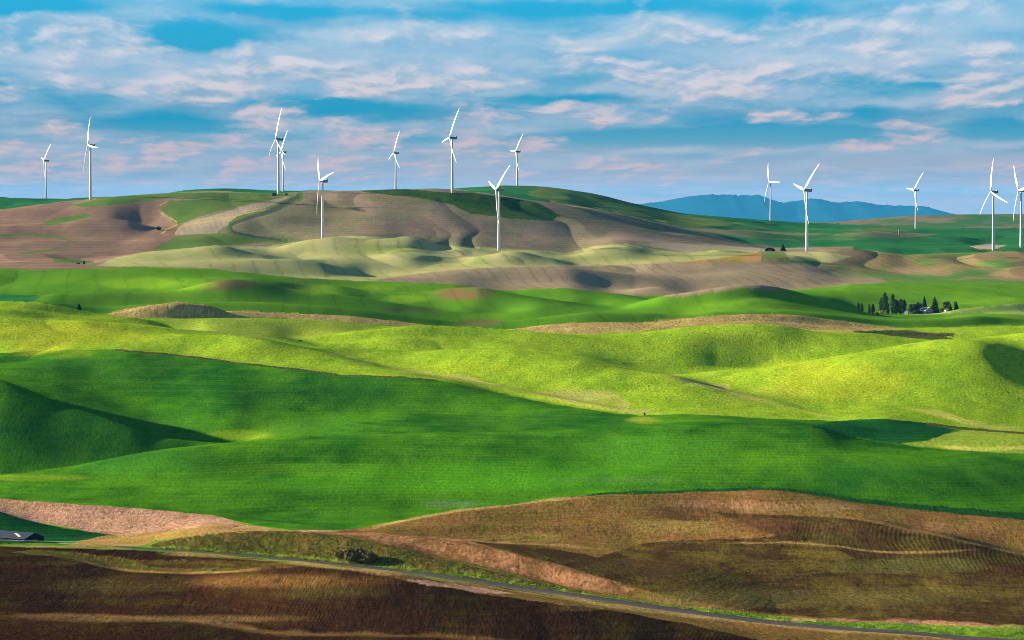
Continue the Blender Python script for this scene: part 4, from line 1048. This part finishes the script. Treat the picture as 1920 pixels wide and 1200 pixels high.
def make_turbine():
    """local frame: the rotor faces -Y"""
    root = empty('wind_turbine', (0, 0, 0))
    t = MB(); zs = np.linspace(-6, HUB - 2.0, 14)
    t.tube([(0, 0, z) for z in zs], [2.15 - 0.95 * max(0, z) / HUB for z in zs], 24)
    tw = t.build('tower', M['white_steel'], root, True)
    for z in (27.0, 54.0):
        fl = MB(); fl.tube([(0, 0, z), (0, 0, z + .25)], [2.22 - 0.95 * z / HUB] * 2, 24)
        fl.build('flange', M['white_steel'], tw, True)
    d = MB(); d.box(-.5, .5, -2.22, -2.0, .3, 2.6); d.build('door', M['dark_steel'], tw)
    nc = MB(); secs = []
    for y, w, h, zc in ((-2.9, 1.1, 1.1, 0), (-2.4, 1.5, 1.55, .05), (-1.0, 1.75, 1.85, .1), (3.5, 1.8, 1.9, .15), (6.2, 1.7, 1.75, .3), (7.4, 1.35, 1.35, .5)):
        secs.append([(math.copysign(abs(math.cos(a)) ** .55, math.cos(a)) * w, y, zc + math.copysign(abs(math.sin(a)) ** .55, math.sin(a)) * h) for a in [2 * math.pi * k / 20 for k in range(20)]])
    nc.loft(secs)
    nac = nc.build('nacelle', M['nacelle'], root, True)
    cl = MB(); cl.box(-1.5, 1.5, 4.4, 6.9, 1.95, 3.1); cl.box(-1.2, 1.2, 5.8, 7.0, 3.1, 3.7); cl.build('cooler', M['nacelle'], nac)
    mast = MB(); mast.tube([(.6, 6.6, 3.7), (.6, 6.6, 5.2)], [.08, .06], 6); mast.build('wind_vane', M['dark_steel'], nac)
    hb = MB(); ys = [-5.4, -5.2, -4.7, -4.0, -3.2, -2.9]
    hb.tube([(0, y, 0) for y in ys], [.25, .8, 1.3, 1.6, 1.65, 1.3], 18)
    hub = hb.build('hub', M['nacelle'], root, True)
    bm = blade_mb()
    blades = [bm.build('blade', M['blade'], root, True)]
    for k in range(2):
        b = blades[0].copy(); COL.objects.link(b); b.parent = root; blades.append(b)
    return root

def pose(root, theta):
    tilt = Matrix.Rotation(-TILT, 4, 'X')
    head = Matrix.Translation((0, 0, HUB)) @ tilt
    k = 0
    for ch in root.children:
        n = ch.name.split('.')[0]
        if n == 'nacelle' or n == 'hub':
            ch.matrix_basis = head
        elif n == 'blade':
            # seen from the front the rotor turns about +Y; positive angles lean towards the right of the view
            ch.matrix_basis = head @ Matrix.Translation((0, -4.1, 0)) @ Matrix.Rotation(math.radians(theta + 120 * k), 4, 'Y')
            k += 1

# column of the tower, distance, rotor angle, what tells it apart
TURBINES = [
 (86, 8680, 40, 'leftmost white wind turbine, small on the far left skyline'),
 (169.5, 6050, -25, 'white wind turbine on the left end of the stubble hill, one blade straight up'),
 (522, 6045, 0, 'tall white wind turbine above the dark farm track, overlapping a smaller one behind'),
 (530.5, 8300, 20, 'small white wind turbine half hidden behind the tall one above the track'),
 (605, 5530, -45, 'white wind turbine standing low on the hillside right of the dark farm track'),
 (742, 8480, 12, 'small white wind turbine peeping over the middle of the big hill crest'),
 (848, 5985, 22, 'tall white wind turbine on the crest beside the dark scrub patch'),
 (935.5, 5400, 45, 'white wind turbine in front of the big hill below the dark scrub'),
 (970, 8860, 33, 'small white wind turbine on top of the green hill behind the scrub patch'),
 (1445, 8480, -30, 'small white wind turbine in front of the blue mountain, one blade level'),
 (1513, 5400, 41, 'large white wind turbine in front of the blue mountain near the conifer'),
 (1717, 8480, 36, 'small white wind turbine at the right end of the blue mountain'),
 (1862.5, 5600, -12, 'large white wind turbine on the right with one blade nearly upright'),
 (1914.5, 5790, -40, 'rightmost white wind turbine, cut by the edge of the picture'),
]
proto = make_turbine()
for i, (px, D, th, lab) in enumerate(TURBINES):
    o = proto if i == 0 else copy_tree(proto)
    x, y, z = at(px, D)
    o.location = (x, y, z - .3)
    # local -Y onto the rotor axis
    o.rotation_euler = (0, 0, math.atan2(AX.x, -AX.y) * 1.0)
    tag(o, lab, 'wind turbine', 'wind turbines on the hills')
    pose(o, th)

# ------------------------------------------------------------------ trees and shrubs
def foliage_material(name, a, b, scale=.5):
    m = bpy.data.materials.new(name); m.use_nodes = True
    N = NT(m.node_tree)
    bs = N.n('ShaderNodeBsdfPrincipled'); out = N.n('ShaderNodeOutputMaterial')
    m.node_tree.links.new(bs.outputs[0], out.inputs[0])
    bs.inputs['Roughness'].default_value = .8
    bs.inputs['Specular IOR Level'].default_value = .15
    tc = N.n('ShaderNodeTexCoord').outputs['Object']
    N.put(bs.inputs['Base Color'], N.mix(N.sm(N.noise(tc, scale, 4, .65), .35, .65), a, b))
    return m
LEAF = {
 'poplar': foliage_material('poplar_leaves', (.028, .080, .022), (.060, .125, .025)),
 'conifer': foliage_material('conifer_needles', (.014, .050, .026), (.030, .080, .034)),
 'round': foliage_material('broad_leaves', (.020, .060, .026), (.040, .095, .030)),
 'light': foliage_material('young_leaves', (.10, .19, .035), (.16, .25, .05)),
 'yellow': foliage_material('yellow_leaves', (.30, .29, .05), (.22, .25, .05)),
 'brown': foliage_material('brownish_leaves', (.12, .11, .055), (.16, .13, .06)),
 'bank': foliage_material('bank_shrub_leaves', (.10, .10, .022), (.17, .125, .032), .7),
}

def leaf_cloud(mb, rng, c, r, n, size, flat=0.6):
    """n small leaf faces spread through a ball of unequal radii"""
    for _ in range(n):
        d = Vector((rng.gauss(0, 1), rng.gauss(0, 1), rng.gauss(0, 1))).normalized()
        k = rng.random() ** .4
        p = Vector((c[0] + d.x * r[0] * k, c[1] + d.y * r[1] * k, c[2] + d.z * r[2] * k))
        nrm = (d + Vector((rng.gauss(0, .6), rng.gauss(0, .6), rng.gauss(0, .6)))).normalized()
        u = nrm.orthogonal().normalized(); w = nrm.cross(u)
        s = size * rng.uniform(.6, 1.4)
        a = rng.random() * 6.28
        u, w = (u * math.cos(a) + w * math.sin(a)) * s, (w * math.cos(a) - u * math.sin(a)) * s * flat
        mb.quad(p - u, p - w, p + u, p + w)

def tree_meshes(kind, h, w, seed):
    rng = random.Random(seed)
    tr, cr = MB(), MB()
    if kind == 'poplar':
        tr.tube([(0, 0, -.5), (0, 0, h * .3), (.05 * w, 0, h * .65), (0, 0, h * .93)], [.035 * h * .6, .025 * h * .6, .015 * h * .6, .05], 8)
        n = int(26 * h / 10) + 16
        for i in range(n):
            t = (i + rng.random()) / n
            z = h * (.08 + .92 * t)
            rad = w * .62 * (math.sin(math.pi * min(1, (t + .10) / 1.12)) ** .55) * rng.uniform(.65, 1.1)
            a = rng.random() * 6.28
            o = rad * .55
            tr.tube([(0, 0, z - .8), (math.cos(a) * o, math.sin(a) * o, z)], [.07, .03], 4)
            leaf_cloud(cr, rng, (math.cos(a) * o, math.sin(a) * o, z), (rad * .66, rad * .66, h / n * 2.2), 70, .40)
    elif kind == 'conifer':
        tr.tube([(0, 0, -.5), (0, 0, h * .5), (0, 0, h * .97)], [.022 * h, .014 * h, .03], 8)
        n = int(14 + h)
        for i in range(n):
            t = i / n
            z = h * (.07 + .92 * t)
            rad = w / 2 * (1 - t) ** .85 + .15
            for k in range(max(4, int(9 * (1 - t)) + 3)):
                a = rng.random() * 6.28; rr = rad * rng.uniform(.7, 1.12)
                e = (math.cos(a) * rr, math.sin(a) * rr, z - rr * .28)
                tr.tube([(0, 0, z), e], [.05, .02], 4, False)
                for q in (.45, .72, .95):
                    leaf_cloud(cr, rng, (e[0] * q, e[1] * q, z - rr * .28 * q), (rr * .30 + .15, rr * .30 + .15, .35), 10, .38)
    else:
        flat = kind in ('bank',)
        th = h * (.12 if flat else .28)
        tr.tube([(0, 0, -.5), (.02 * w, 0, th), (0, .02 * w, h * .6)], [.03 * h + .05, .024 * h + .03, .05], 8)
        n = 10 if h < 5 else 18
        for i in range(n):
            a = rng.random() * 6.28; rr = w / 2 * math.sqrt(rng.random()) * .72
            z = h * (rng.uniform(.25, .8) if not flat else rng.uniform(.2, .7)) * (1 - .35 * (rr / (w / 2)) ** 2)
            c = (math.cos(a) * rr, math.sin(a) * rr, z)
            tr.tube([(0, 0, th * .9), (c[0] * .5, c[1] * .5, (th + z) / 2), c], [.02 * h, .014 * h, .03], 5)
            s = w * rng.uniform(.16, .24)
            leaf_cloud(cr, rng, c, (s * 1.15, s * 1.15, min(s * 1.1, h * .26)), 150, .045 * w + .08)
    return tr, cr

PLANTED = []
def tree(name, kind, leaf, px, D, h, w, label, cat, group=None, seed=1, part='crown'):
    x, y, z = at(px, D)
    r = empty(name, (x, y, z))
    tag(r, label, cat, group)
    tr, cr = tree_meshes(kind, h, w, seed)
    tr.build('trunk' if h > 4 else 'stem', M['bark'], r)
    cr.build(part, LEAF[leaf], r)
    PLANTED.append((name, px, round((CAMZ - z) / y * F + YH, 1), round((CAMZ - z - h) / y * F + YH, 1)))
    return r

PX = lambda D: D / F
G = 'trees around the farmstead'
GROVE = [
 ('poplar_tree', 'poplar', 'poplar', 1609.6, 4010, 9.6, 2.9, 'leftmost poplar of the farmstead, one of a short pair', 'poplar'),
 ('poplar_tree', 'poplar', 'poplar', 1615.6, 4000, 9.8, 3.2, 'short poplar, right one of the leftmost pair', 'poplar'),
 ('poplar_tree', 'poplar', 'poplar', 1630.0, 3995, 10.0, 2.6, 'thin short poplar, left one of the second pair', 'poplar'),
 ('poplar_tree', 'poplar', 'poplar', 1636.4, 3990, 10.6, 3.8, 'short poplar, right one of the second pair', 'poplar'),
 ('poplar_tree', 'poplar', 'poplar', 1652.4, 4030, 16.5, 5.2, 'medium dark poplar leaning against the tallest one', 'poplar'),
 ('poplar_tree', 'poplar', 'poplar', 1659.6, 4020, 22.5, 7.0, 'tallest pointed poplar above the yellow shrub', 'poplar'),
 ('poplar_tree', 'poplar', 'poplar', 1665.4, 3985, 12.0, 2.4, 'slim lit poplar between the yellow shrub and the tall column', 'poplar'),
 ('poplar_tree', 'poplar', 'poplar', 1673.8, 3990, 21.5, 5.6, 'tall even poplar column right of the yellow shrub', 'poplar'),
 ('poplar_tree', 'poplar', 'round', 1680.5, 3988, 15.2, 6.2, 'dark poplar next to the tall column, first of three with ragged tops', 'poplar'),
 ('poplar_tree', 'poplar', 'round', 1688.6, 3995, 15.6, 7.0, 'dark poplar in the middle of three with ragged tops', 'poplar'),
 ('poplar_tree', 'poplar', 'round', 1695.4, 3990, 15.4, 5.0, 'dark poplar last of three with ragged tops, beside the white shed', 'poplar'),
 ('shade_tree', 'round', 'round', 1712.6, 3980, 12.6, 12.4, 'round dark tree between white shed and house', 'tree'),
 ('shrub', 'round', 'round', 1718.5, 3965, 5.2, 10.5, 'low dark shrub in front of the round tree', 'shrub'),
 ('bare_tree', 'round', 'brown', 1723.5, 4040, 14.6, 7.0, 'thin brownish tree behind the round dark tree', 'tree'),
 ('conifer_tree', 'conifer', 'conifer', 1733.2, 4030, 17.6, 7.0, 'pointed dark conifer rising behind the house', 'conifer'),
 ('conifer_tree', 'conifer', 'conifer', 1752.6, 3985, 17.6, 12.4, 'broad dark conifer right of the house', 'conifer'),
 ('shrub', 'round', 'yellow', 1767.0, 3972, 6.6, 4.4, 'pale yellowish shrub at the right end of the farmstead', 'shrub'),
 ('shade_tree', 'round', 'brown', 1773.4, 4010, 14.2, 8.2, 'brownish green tree right of the broad conifer', 'tree'),
 ('conifer_tree', 'conifer', 'conifer', 1782.0, 3995, 9.0, 4.4, 'small dark conifer beside the brownish tree', 'conifer'),
 ('young_tree', 'round', 'light', 1790.6, 4050, 12.0, 4.6, 'light green tree behind the last conifer', 'tree'),
 ('conifer_tree', 'conifer', 'conifer', 1793.4, 4010, 9.6, 6.0, 'rightmost dark conifer of the farmstead', 'conifer'),
 ('shrub', 'round', 'yellow', 1654.4, 3975, 6.2, 7.0, 'rounded yellow shrub at the foot of the tallest poplar', 'shrub'),
 ('shrub', 'round', 'yellow', 1661.4, 3970, 5.6, 4.4, 'smaller yellow shrub beside the slim lit poplar', 'shrub'),
 ('shrub', 'round', 'round', 1644.0, 3985, 2.6, 6.5, 'low dark shrub between the second pair and the tallest poplar', 'shrub'),
 ('shrub', 'round', 'round', 1652.0, 3990, 2.2, 4.5, 'small dark shrub left of the yellow shrub', 'shrub'),
 ('shrub', 'round', 'light', 1815.0, 4030, 3.0, 5.0, 'low green shrub behind the white post fence', 'shrub'),
]
for i, (nm, kd, lf, px, D, h, w, lab, cat) in enumerate(GROVE):
    tree(nm, kd, lf, px, D + 100, h, w, lab, cat, G, 20 + i)
LONE = [
 ('conifer_tree', 'conifer', 'conifer', 148, 3905, 7.4, 6.4, 'lone dark conifer at the edge of the bright left field', 'conifer'),
 ('shrub', 'round', 'round', 198, 3890, 2.4, 13.0, 'low dark shrub left of the round corn mound', 'shrub'),
 ('conifer_tree', 'conifer', 'conifer', 1468, 5500, 9.6, 9.0, 'dark conifer beside the arched shed on the pale field', 'conifer'),
 ('shrub', 'round', 'round', 297, 5720, 5.5, 9.0, 'dark shrub at the corner of the far brown field', 'shrub'),
 ('shrub', 'round', 'round', 967, 5230, 5.5, 9.0, 'dark shrub in the hollow of the olive dunes', 'shrub'),
 ('shrub', 'round', 'round', 978, 5225, 3.6, 7.0, 'smaller low shrub right of the olive hollow shrub', 'shrub'),
 ('conifer_tree', 'conifer', 'conifer', 157.5, 5020, 4.4, 2.4, 'tiny conifer on the far brown field', 'conifer'),
 ('shrub', 'round', 'round', 147, 5020, 2.0, 5.0, 'tiny dark shrub beside the tiny conifer', 'shrub'),
 ('shrub', 'bank', 'bank', 668, 1839, 7.0, 12.0, 'large olive brown shrub on the bank above the road', 'shrub'),
 ('shrub', 'bank', 'bank', 690, 1834, 6.0, 9.0, 'rounder olive shrub on the right of the bank pair', 'shrub'),
 ('shrub', 'bank', 'bank', 644, 1846, 4.0, 8.0, 'lower shrub left of the large bank shrub', 'shrub'),
 ('shrub', 'round', 'round', 1209, 2768, 2.2, 1.8, 'single dark shrub at the tip of the yellow field', 'shrub'),
 ('shrub', 'round', 'round', 563, 3440, 1.6, 3.0, 'tiny dark shrub in the soft yellow field', 'shrub'),
]
for i, (nm, kd, lf, px, D, h, w, lab, cat) in enumerate(LONE):
    tree(nm, kd, lf, px, D, h, w, lab, cat, None, 70 + i)

# ------------------------------------------------------------------ buildings
def metal_sheet(name, a, b, step, rough=.45, axis=0):
    m = bpy.data.materials.new(name); m.use_nodes = True
    N = NT(m.node_tree)
    bs = N.n('ShaderNodeBsdfPrincipled'); out = N.n('ShaderNodeOutputMaterial')
    m.node_tree.links.new(bs.outputs[0], out.inputs[0])
    bs.inputs['Roughness'].default_value = rough; bs.inputs['Specular IOR Level'].default_value = .2
    pos = N.n('ShaderNodeTexCoord').outputs['Object']
    s = N.sep(pos)
    k = N.m('FRACT', N.m('MULTIPLY', s[axis], 1 / step))
    rib = N.sm(N.m('ABSOLUTE', N.m('SUBTRACT', k, .5)), .36, .48)
    nz = N.noise(N.v('MULTIPLY', pos, (1.2, .25, .25)), 1.0, 4, .6)
    N.put(bs.inputs['Base Color'], N.mix(N.sm(nz, .35, .7), a, b))
    bp = N.n('ShaderNodeBump'); bp.inputs['Strength'].default_value = .7; bp.inputs['Distance'].default_value = .06
    N.put(bp.inputs['Height'], rib); N.put(bs.inputs['Normal'], bp.outputs[0])
    return m
M['roof_blue'] = metal_sheet('blue_grey_roof_sheet', (.020, .030, .055), (.032, .046, .075), 1.1, .65)
M['dark_board'] = material('dark_boards', (.020, .018, .020), .9, .1, noise=.4, scale=1.5)
M['skylight'] = material('pale_roof_panel', (.62, .62, .60), .5, .3)
M['white_board'] = material('white_boards', (.72, .72, .70), .7, .2, noise=.06, scale=1.0)
M['rust'] = material('rusty_sheet', (.30, .10, .05), .8, .2, noise=.3, scale=1.0)
M['blue_board'] = material('blue_grey_boards', (.22, .30, .38), .8, .2, noise=.12, scale=1.0)
M['glass'] = material('dark_window_glass', (.02, .03, .04), .1, .5)
M['pale_rail'] = material('weathered_white_rail', (.80, .72, .64), .8, .2, noise=.1, scale=1.0)
M['post_wood'] = material('post_wood', (.22, .13, .09), .9, .1, noise=.3, scale=2.0)
M['red_paint'] = material('red_paint', (.45, .06, .03), .5, .4)
M['tyre'] = material('tyre_rubber', (.02, .02, .02), .9, .1)

def gable_building(name, loc, rz, L, W, wall, rise, wall_m, roof_m, label, cat, over=.5, group=None):
    """ridge along local X, walls from below ground up to the eaves"""
    r = empty(name, loc, rz); tag(r, label, cat, group)
    w = MB()
    a, b = L / 2, W / 2
    sec = lambda x: [(x, -b, -1.5), (x, b, -1.5), (x, b, wall), (x, 0, wall + rise), (x, -b, wall)]
    w.loft([sec(-a), sec(a)])
    wl = w.build('wall', wall_m, r)
    k = rise / b
    rf = MB(); t = .18
    for s in (-1, 1):
        e = b + over
        q = [(0, wall + rise + .03), (s * e, wall - k * over + .03), (s * e, wall - k * over + .03 + t), (0, wall + rise + .03 + t)]
        rf.loft([[(x, y, z) for y, z in q] for x in (-a - over, a + over)])
    ro = rf.build('roof', roof_m, r)
    return r, wl, ro

# big shed beside the road, ridge running away to the left
x, y, z = at(64, 1965)
ang = math.atan2(8.5, -11.0)
ux, uy = math.cos(ang), math.sin(ang)
L = 30.0
shed, shed_wall, shed_roof = gable_building('barn', (x + ux * L / 2, y + uy * L / 2, z - 2.0), ang, L, 14.0, 3.9, 2.5, M['dark_board'], M['roof_blue'],
    'dark barn with blue grey metal roof behind the white rail fence', 'barn')
k = 2.5 / 7.0
for i, (u_, v_) in enumerate(((-4.6, 2.6), (-6.6, 3.4), (-8.0, 4.2), (-9.6, 5.0))):
    m = MB()
    s = 1   # slope that faces the road
    q = lambda yy: 3.9 + 2.5 - k * yy + .03 + .18 + .03
    m.loft([[(u_ - .9, v_ - .55, q(v_ - .55)), (u_ - .9, v_ + .55, q(v_ + .55)), (u_ - .9, v_ + .55, q(v_ + .55) + .05), (u_ - .9, v_ - .55, q(v_ - .55) + .05)],
            [(u_ + .9, v_ - .55, q(v_ - .55)), (u_ + .9, v_ + .55, q(v_ + .55)), (u_ + .9, v_ + .55, q(v_ + .55) + .05), (u_ + .9, v_ - .55, q(v_ - .55) + .05)]])
    m.build('roof_panel', M['skylight'], shed_roof)
m = MB(); m.box(-L / 2 - .06, -L / 2 + .0, -2.2, 2.2, -1.0, 3.2); m.build('door', M['dark_steel'], shed)

# rail fence in front of the barn
def rail_fence(name, path, top, label, post_every, post_m, rail_m, n_rail, rail_h):
    pts = [at(px, D) for px, D in path]
    x0, y0, z0 = pts[0]
    r = empty(name, (x0, y0, z0)); tag(r, label, 'fence')
    P2 = [Vector((a - x0, b - y0, c - z0)) for a, b, c in pts]
    seg = [0.0]
    for a, b in zip(P2[:-1], P2[1:]):
        seg.append(seg[-1] + (b - a).length)
    tot = seg[-1]
    def pos(t):
        for i in range(len(seg) - 1):
            if t <= seg[i + 1] + 1e-6:
                f = (t - seg[i]) / (seg[i + 1] - seg[i]); p = P2[i].lerp(P2[i + 1], f)
                return Vector((p.x, p.y, ground(p.x + x0, p.y + y0) - z0))
        return P2[-1]
    n = max(2, int(round(tot / post_every)) + 1)
    for i in range(n):
        p = pos(tot * i / (n - 1)); m = MB()
        m.tube([(p.x, p.y, p.z - .4), (p.x, p.y, p.z + top)], [.11, .10], 8)
        m.build('post', post_m, r)
    for j in range(n_rail):
        h = top - .12 - j * rail_h
        m = MB(); m.tube([pos(tot * i / (2 * n)) + Vector((0, -.14, h)) for i in range(2 * n + 1)], [.15] * (2 * n + 1), 6)
        m.build('rail', rail_m, r)
    return r
rail_fence('rail_fence', [(-40, 1935), (60, 1928), (148, 1920)], 2.2, 'pale two rail fence in front of the dark barn', 6.5, M['post_wood'], M['pale_rail'], 2, 1.1)
rail_fence('post_fence', [(1794, 4085), (1812, 4070), (1834, 4060)], 1.9, 'white post fence running right from the farmstead trees', 2.3, M['white_board'], M['white_board'], 1, .8)

# farm house and sheds in the grove
x, y, z = at(1737, 4075)
house, hw, hr = gable_building('farm_house', (x, y, z), math.radians(112), 11.0, 9.0, 3.4, 3.4, M['blue_board'], M['white_board'],
    'farm house with a pale striped roof among the dark trees', 'house')
for s in (.30, .62):
    m = MB(); kk = 3.4 / 4.5; b0, b1 = 4.5 * s, 4.5 * s + .9
    q = lambda yy: 3.4 + 3.4 - kk * yy + .03 + .18 + .02
    m.loft([[(xx, b0, q(b0)), (xx, b1, q(b1)), (xx, b1, q(b1) + .04), (xx, b0, q(b0) + .04)] for xx in (-5.9, 5.9)])
    m.build('roof_band', M['rust'], hr)
for yy in (-2.2, 1.4):
    m = MB(); m.box(-5.56, -5.5, yy - .5, yy + .5, 1.0, 2.4); m.build('window', M['glass'], house)
m = MB(); m.box(-5.6, -5.5, -.5, .6, -.2, 2.1); m.build('door', M['rust'], house)
x, y, z = at(1700.4, 4072)
shed2, _, _ = gable_building('garden_shed', (x, y, z), math.radians(60), 4.2, 3.6, 2.7, 1.5, M['white_board'], M['white_board'], 'small white shed between the ragged poplars and the round tree', 'shed', .25)
m = MB(); m.box(-2.14, -2.1, -.45, .45, -.2, 1.9); m.build('door', M['blue_board'], shed2)
x, y, z = at(1774.5, 4062)
shed3, _, _ = gable_building('garden_shed', (x, y, z), math.radians(20), 3.0, 2.4, 1.8, .9, M['white_board'], M['white_board'], 'tiny white shed below the brownish tree', 'shed', .2)
m = MB(); m.box(-.4, .4, -1.24, -1.2, -.2, 1.5); m.build('door', M['blue_board'], shed3)

# arched shed on the pale field
x, y, z = at(1441.5, 5470)
arch = empty('arched_shed', (x, y, z), math.radians(8)); tag(arch, 'dark arched metal shed beside the conifer on the pale field', 'shed')
prof = lambda s: [(s * 7.4 * math.cos(a), s * 5.4 * math.sin(a) ** .85) for a in [math.pi * i / 18 for i in range(19)]]
m = MB()
for (a0, b0), (a1, b1), (c0, d0), (c1, d1) in zip(prof(1)[:-1], prof(1)[1:], prof(1.05)[:-1], prof(1.05)[1:]):
    m.loft([[(a0, yy, b0 - .3), (a1, yy, b1 - .3), (c1, yy, d1 - .3), (c0, yy, d0 - .3)] for yy in (-8, 8)])
m.build('roof', M['roof_blue'], arch, False)
for yy in (-7.7, 7.7):
    m = MB(); m.loft([[(a, q, b - .3) for a, b in prof(.995)] for q in (yy - .08, yy + .08)]); m.build('end_wall', M['dark_board'], arch)
m = MB(); m.box(-3, 3, -7.86, -7.80, -.3, 3.6); m.build('door', M['dark_steel'], arch)

# switch boxes at the foot of the tall turbine
for px, D, L_, W_, H_, lab in ((514.5, 6000, 6.0, 4.0, 4.2, 'dark switch cabin left of the tall turbine foot'), (537, 6005, 3.6, 3.0, 2.6, 'small dark switch cabin right of the tall turbine foot')):
    x, y, z = at(px, D)
    r, _, _ = gable_building('switch_cabin', (x, y, z), 0, L_, W_, H_ - .8, .8, M['dark_board'], M['dark_steel'], lab, 'cabin', .2, 'switch cabins by the turbine')
    m = MB(); m.box(-.6, .6, -W_ / 2 - .05, -W_ / 2 - .01, -.2, 2.0); m.build('door', M['dark_steel'], r)

# little red tractor
x, y, z = at(1586.5, 5480)
tr = empty('tractor', (x, y, z + .1), math.radians(25)); tag(tr, 'tiny red tractor at the dark field edge right of the large turbine', 'tractor')
m = MB(); m.loft([[(xx, -w_, z0), (xx, w_, z0), (xx, w_ * .9, z1), (xx, -w_ * .9, z1)] for xx, w_, z0, z1 in ((-1.6, .7, .7, 1.6), (-.2, .7, .7, 1.7), (1.9, .55, .8, 1.6), (2.2, .45, .9, 1.45))]); m.build('body', M['red_paint'], tr)
m = MB(); m.loft([[(xx, -.75, 1.6), (xx, .75, 1.6), (xx * .9, .68, 2.9), (xx * .9, -.68, 2.9)] for xx in (-1.5, .1)]); m.build('cab', M['red_paint'], tr)
for xx, rr, ww in ((-1.1, .95, .5), (1.6, .6, .35)):
    for s in (-1, 1):
        m = MB(); m.tube([(xx, s * .8, rr), (xx, s * (.8 + ww), rr)], [rr, rr], 18); m.build('wheel', M['tyre'], tr)

# utility pole on the far green field
x, y, z = at(1684.5, 6700)
up = empty('utility_pole', (x, y, z)); tag(up, 'thin utility pole on the far dark green field', 'pole')
m = MB(); m.tube([(0, 0, -.5), (0, 0, 9.5)], [.22, .15], 8); m.build('pole', M['pale_rail'], up)
m = MB(); m.box(-1.3, 1.3, -.08, .08, 8.6, 8.85); m.build('crossarm', M['post_wood'], up)

# radio masts on the mountain
mm = (0.5 * (90000 if 'MOUNT_D' not in globals() else MOUNT_D)) * 2
for px, h, lab in ((1338, 60, 'shortest thin radio mast on the blue mountain'), (1346, 105, 'middle thin radio mast on the blue mountain'), (1372, 140, 'tallest thin radio mast on the blue mountain')):
    X_ = (px - 960) / F * mm; zt = CAMZ - mm * (364.2 - YH) / F
    r = empty('radio_mast', (X_, mm, zt - 20)); tag(r, lab, 'mast', 'radio masts on the mountain')
    m = MB(); m.tube([(0, 0, 0), (0, 0, (h + 20) * .6), (0, 0, h + 20)], [3, 2.4, .8], 4); m.build('lattice', M['dark_steel'], r)
    m = MB(); m.tube([(0, 0, (h + 20) * .8), (0, 0, (h + 20) * .84)], [3, 3], 10); m.build('antenna', M['white_steel'], r)

# ------------------------------------------------------------------ rough growth
def growth(name, spots, leaf, size, seed, h):
    """spots: (x, y) on the ground; a few upright leaf blades at each"""
    rng = random.Random(seed); mb = MB()
    for x, y in spots:
        z = ground(x, y)
        for _ in range(4):
            a = rng.random() * 6.28; s_ = size * rng.uniform(.5, 1.4); hh = h * rng.uniform(.5, 1.3)
            dx, dy = math.cos(a) * s_, math.sin(a) * s_; lx, ly = rng.gauss(0, .3) * hh, rng.gauss(0, .3) * hh
            mb.quad((x - dx, y - dy, z - .05), (x + dx, y + dy, z - .05), (x + dx * .3 + lx, y + dy * .3 + ly, z + hh))
    return mb

LEAF['grass'] = foliage_material('rank_grass', (.19, .20, .025), (.33, .23, .055), .25)
LEAF['lush'] = foliage_material('lush_grass', (.20, .38, .015), (.32, .46, .03), .25)
LEAF['weeds'] = foliage_material('dark_weeds', (.055, .115, .018), (.17, .12, .04), .25)
rng = random.Random(5)
tops = P(RELIEF[8])
spots, lush = [], []
for _ in range(9000):
    px = rng.uniform(285, 1300); D0 = float(np.interp(px, np.arange(-150, 2060, 4.0), ROAD[:, 1]))
    D1 = float(np.interp(px, tops[2], tops[3]))
    t = rng.random(); off = 8.5
    D = D0 + off + t * max(4.0, D1 - D0 - off)
    if vnoise(np.array([px / 9]), np.array([D / 9]), 3)[0] < .35:
        continue
    spots.append(((px - 960) / F * D, D))
for _ in range(7000):
    px = rng.uniform(760, 2000); D0 = float(np.interp(px, np.arange(-150, 2060, 4.0), ROAD[:, 1]))
    D = D0 + 8.5 + abs(rng.gauss(0, 1)) * (3 + 7 * min(1, max(0, (px - 1000) / 700)))
    if vnoise(np.array([px / 12]), np.array([D / 8]), 4)[0] < .38:
        continue
    lush.append(((px - 960) / F * D, D))
g = growth('grass', spots, 'grass', .28, 8, .42).build('bank_grass', LEAF['grass']); tag(g, 'rank olive grass growing on the bank above the road', kind='stuff')
g = growth('grass', lush, 'lush', .28, 9, .35).build('verge_grass', LEAF['lush']); tag(g, 'bright green grass along the far verge of the road', kind='stuff')

# hedge of dark weeds on the strip behind the yellow crop
hx = [(1604, 3525), (1650, 3520), (1700, 3515), (1750, 3500), (1786, 3490)]
x0, y0, z0 = at(1695, 3515)
hr_ = empty('hedge', (x0, y0, z0)); tag(hr_, 'long dark weedy hedge strip behind the yellow field on the right', 'hedge')
hm, st = MB(), MB(); rng = random.Random(12)
for i in range(420):
    px = rng.uniform(1600, 1788)
    D = float(np.interp(px, [q[0] for q in hx], [q[1] for q in hx])) + rng.gauss(0, 9)
    x = (px - 960) / F * D; z = ground(x, D); h_ = rng.uniform(.5, 1.3)
    leaf_cloud(hm, rng, (x - x0, D - y0, z - z0 + h_ * .5), (1.3, 1.6, h_ * .55), 16, .42)
    st.tube([(x - x0, D - y0, z - z0 - .2), (x - x0, D - y0, z - z0 + h_ * .8)], [.06, .03], 4, False)
hm.build('foliage', LEAF['weeds'], hr_); st.build('stem', M['bark'], hr_)
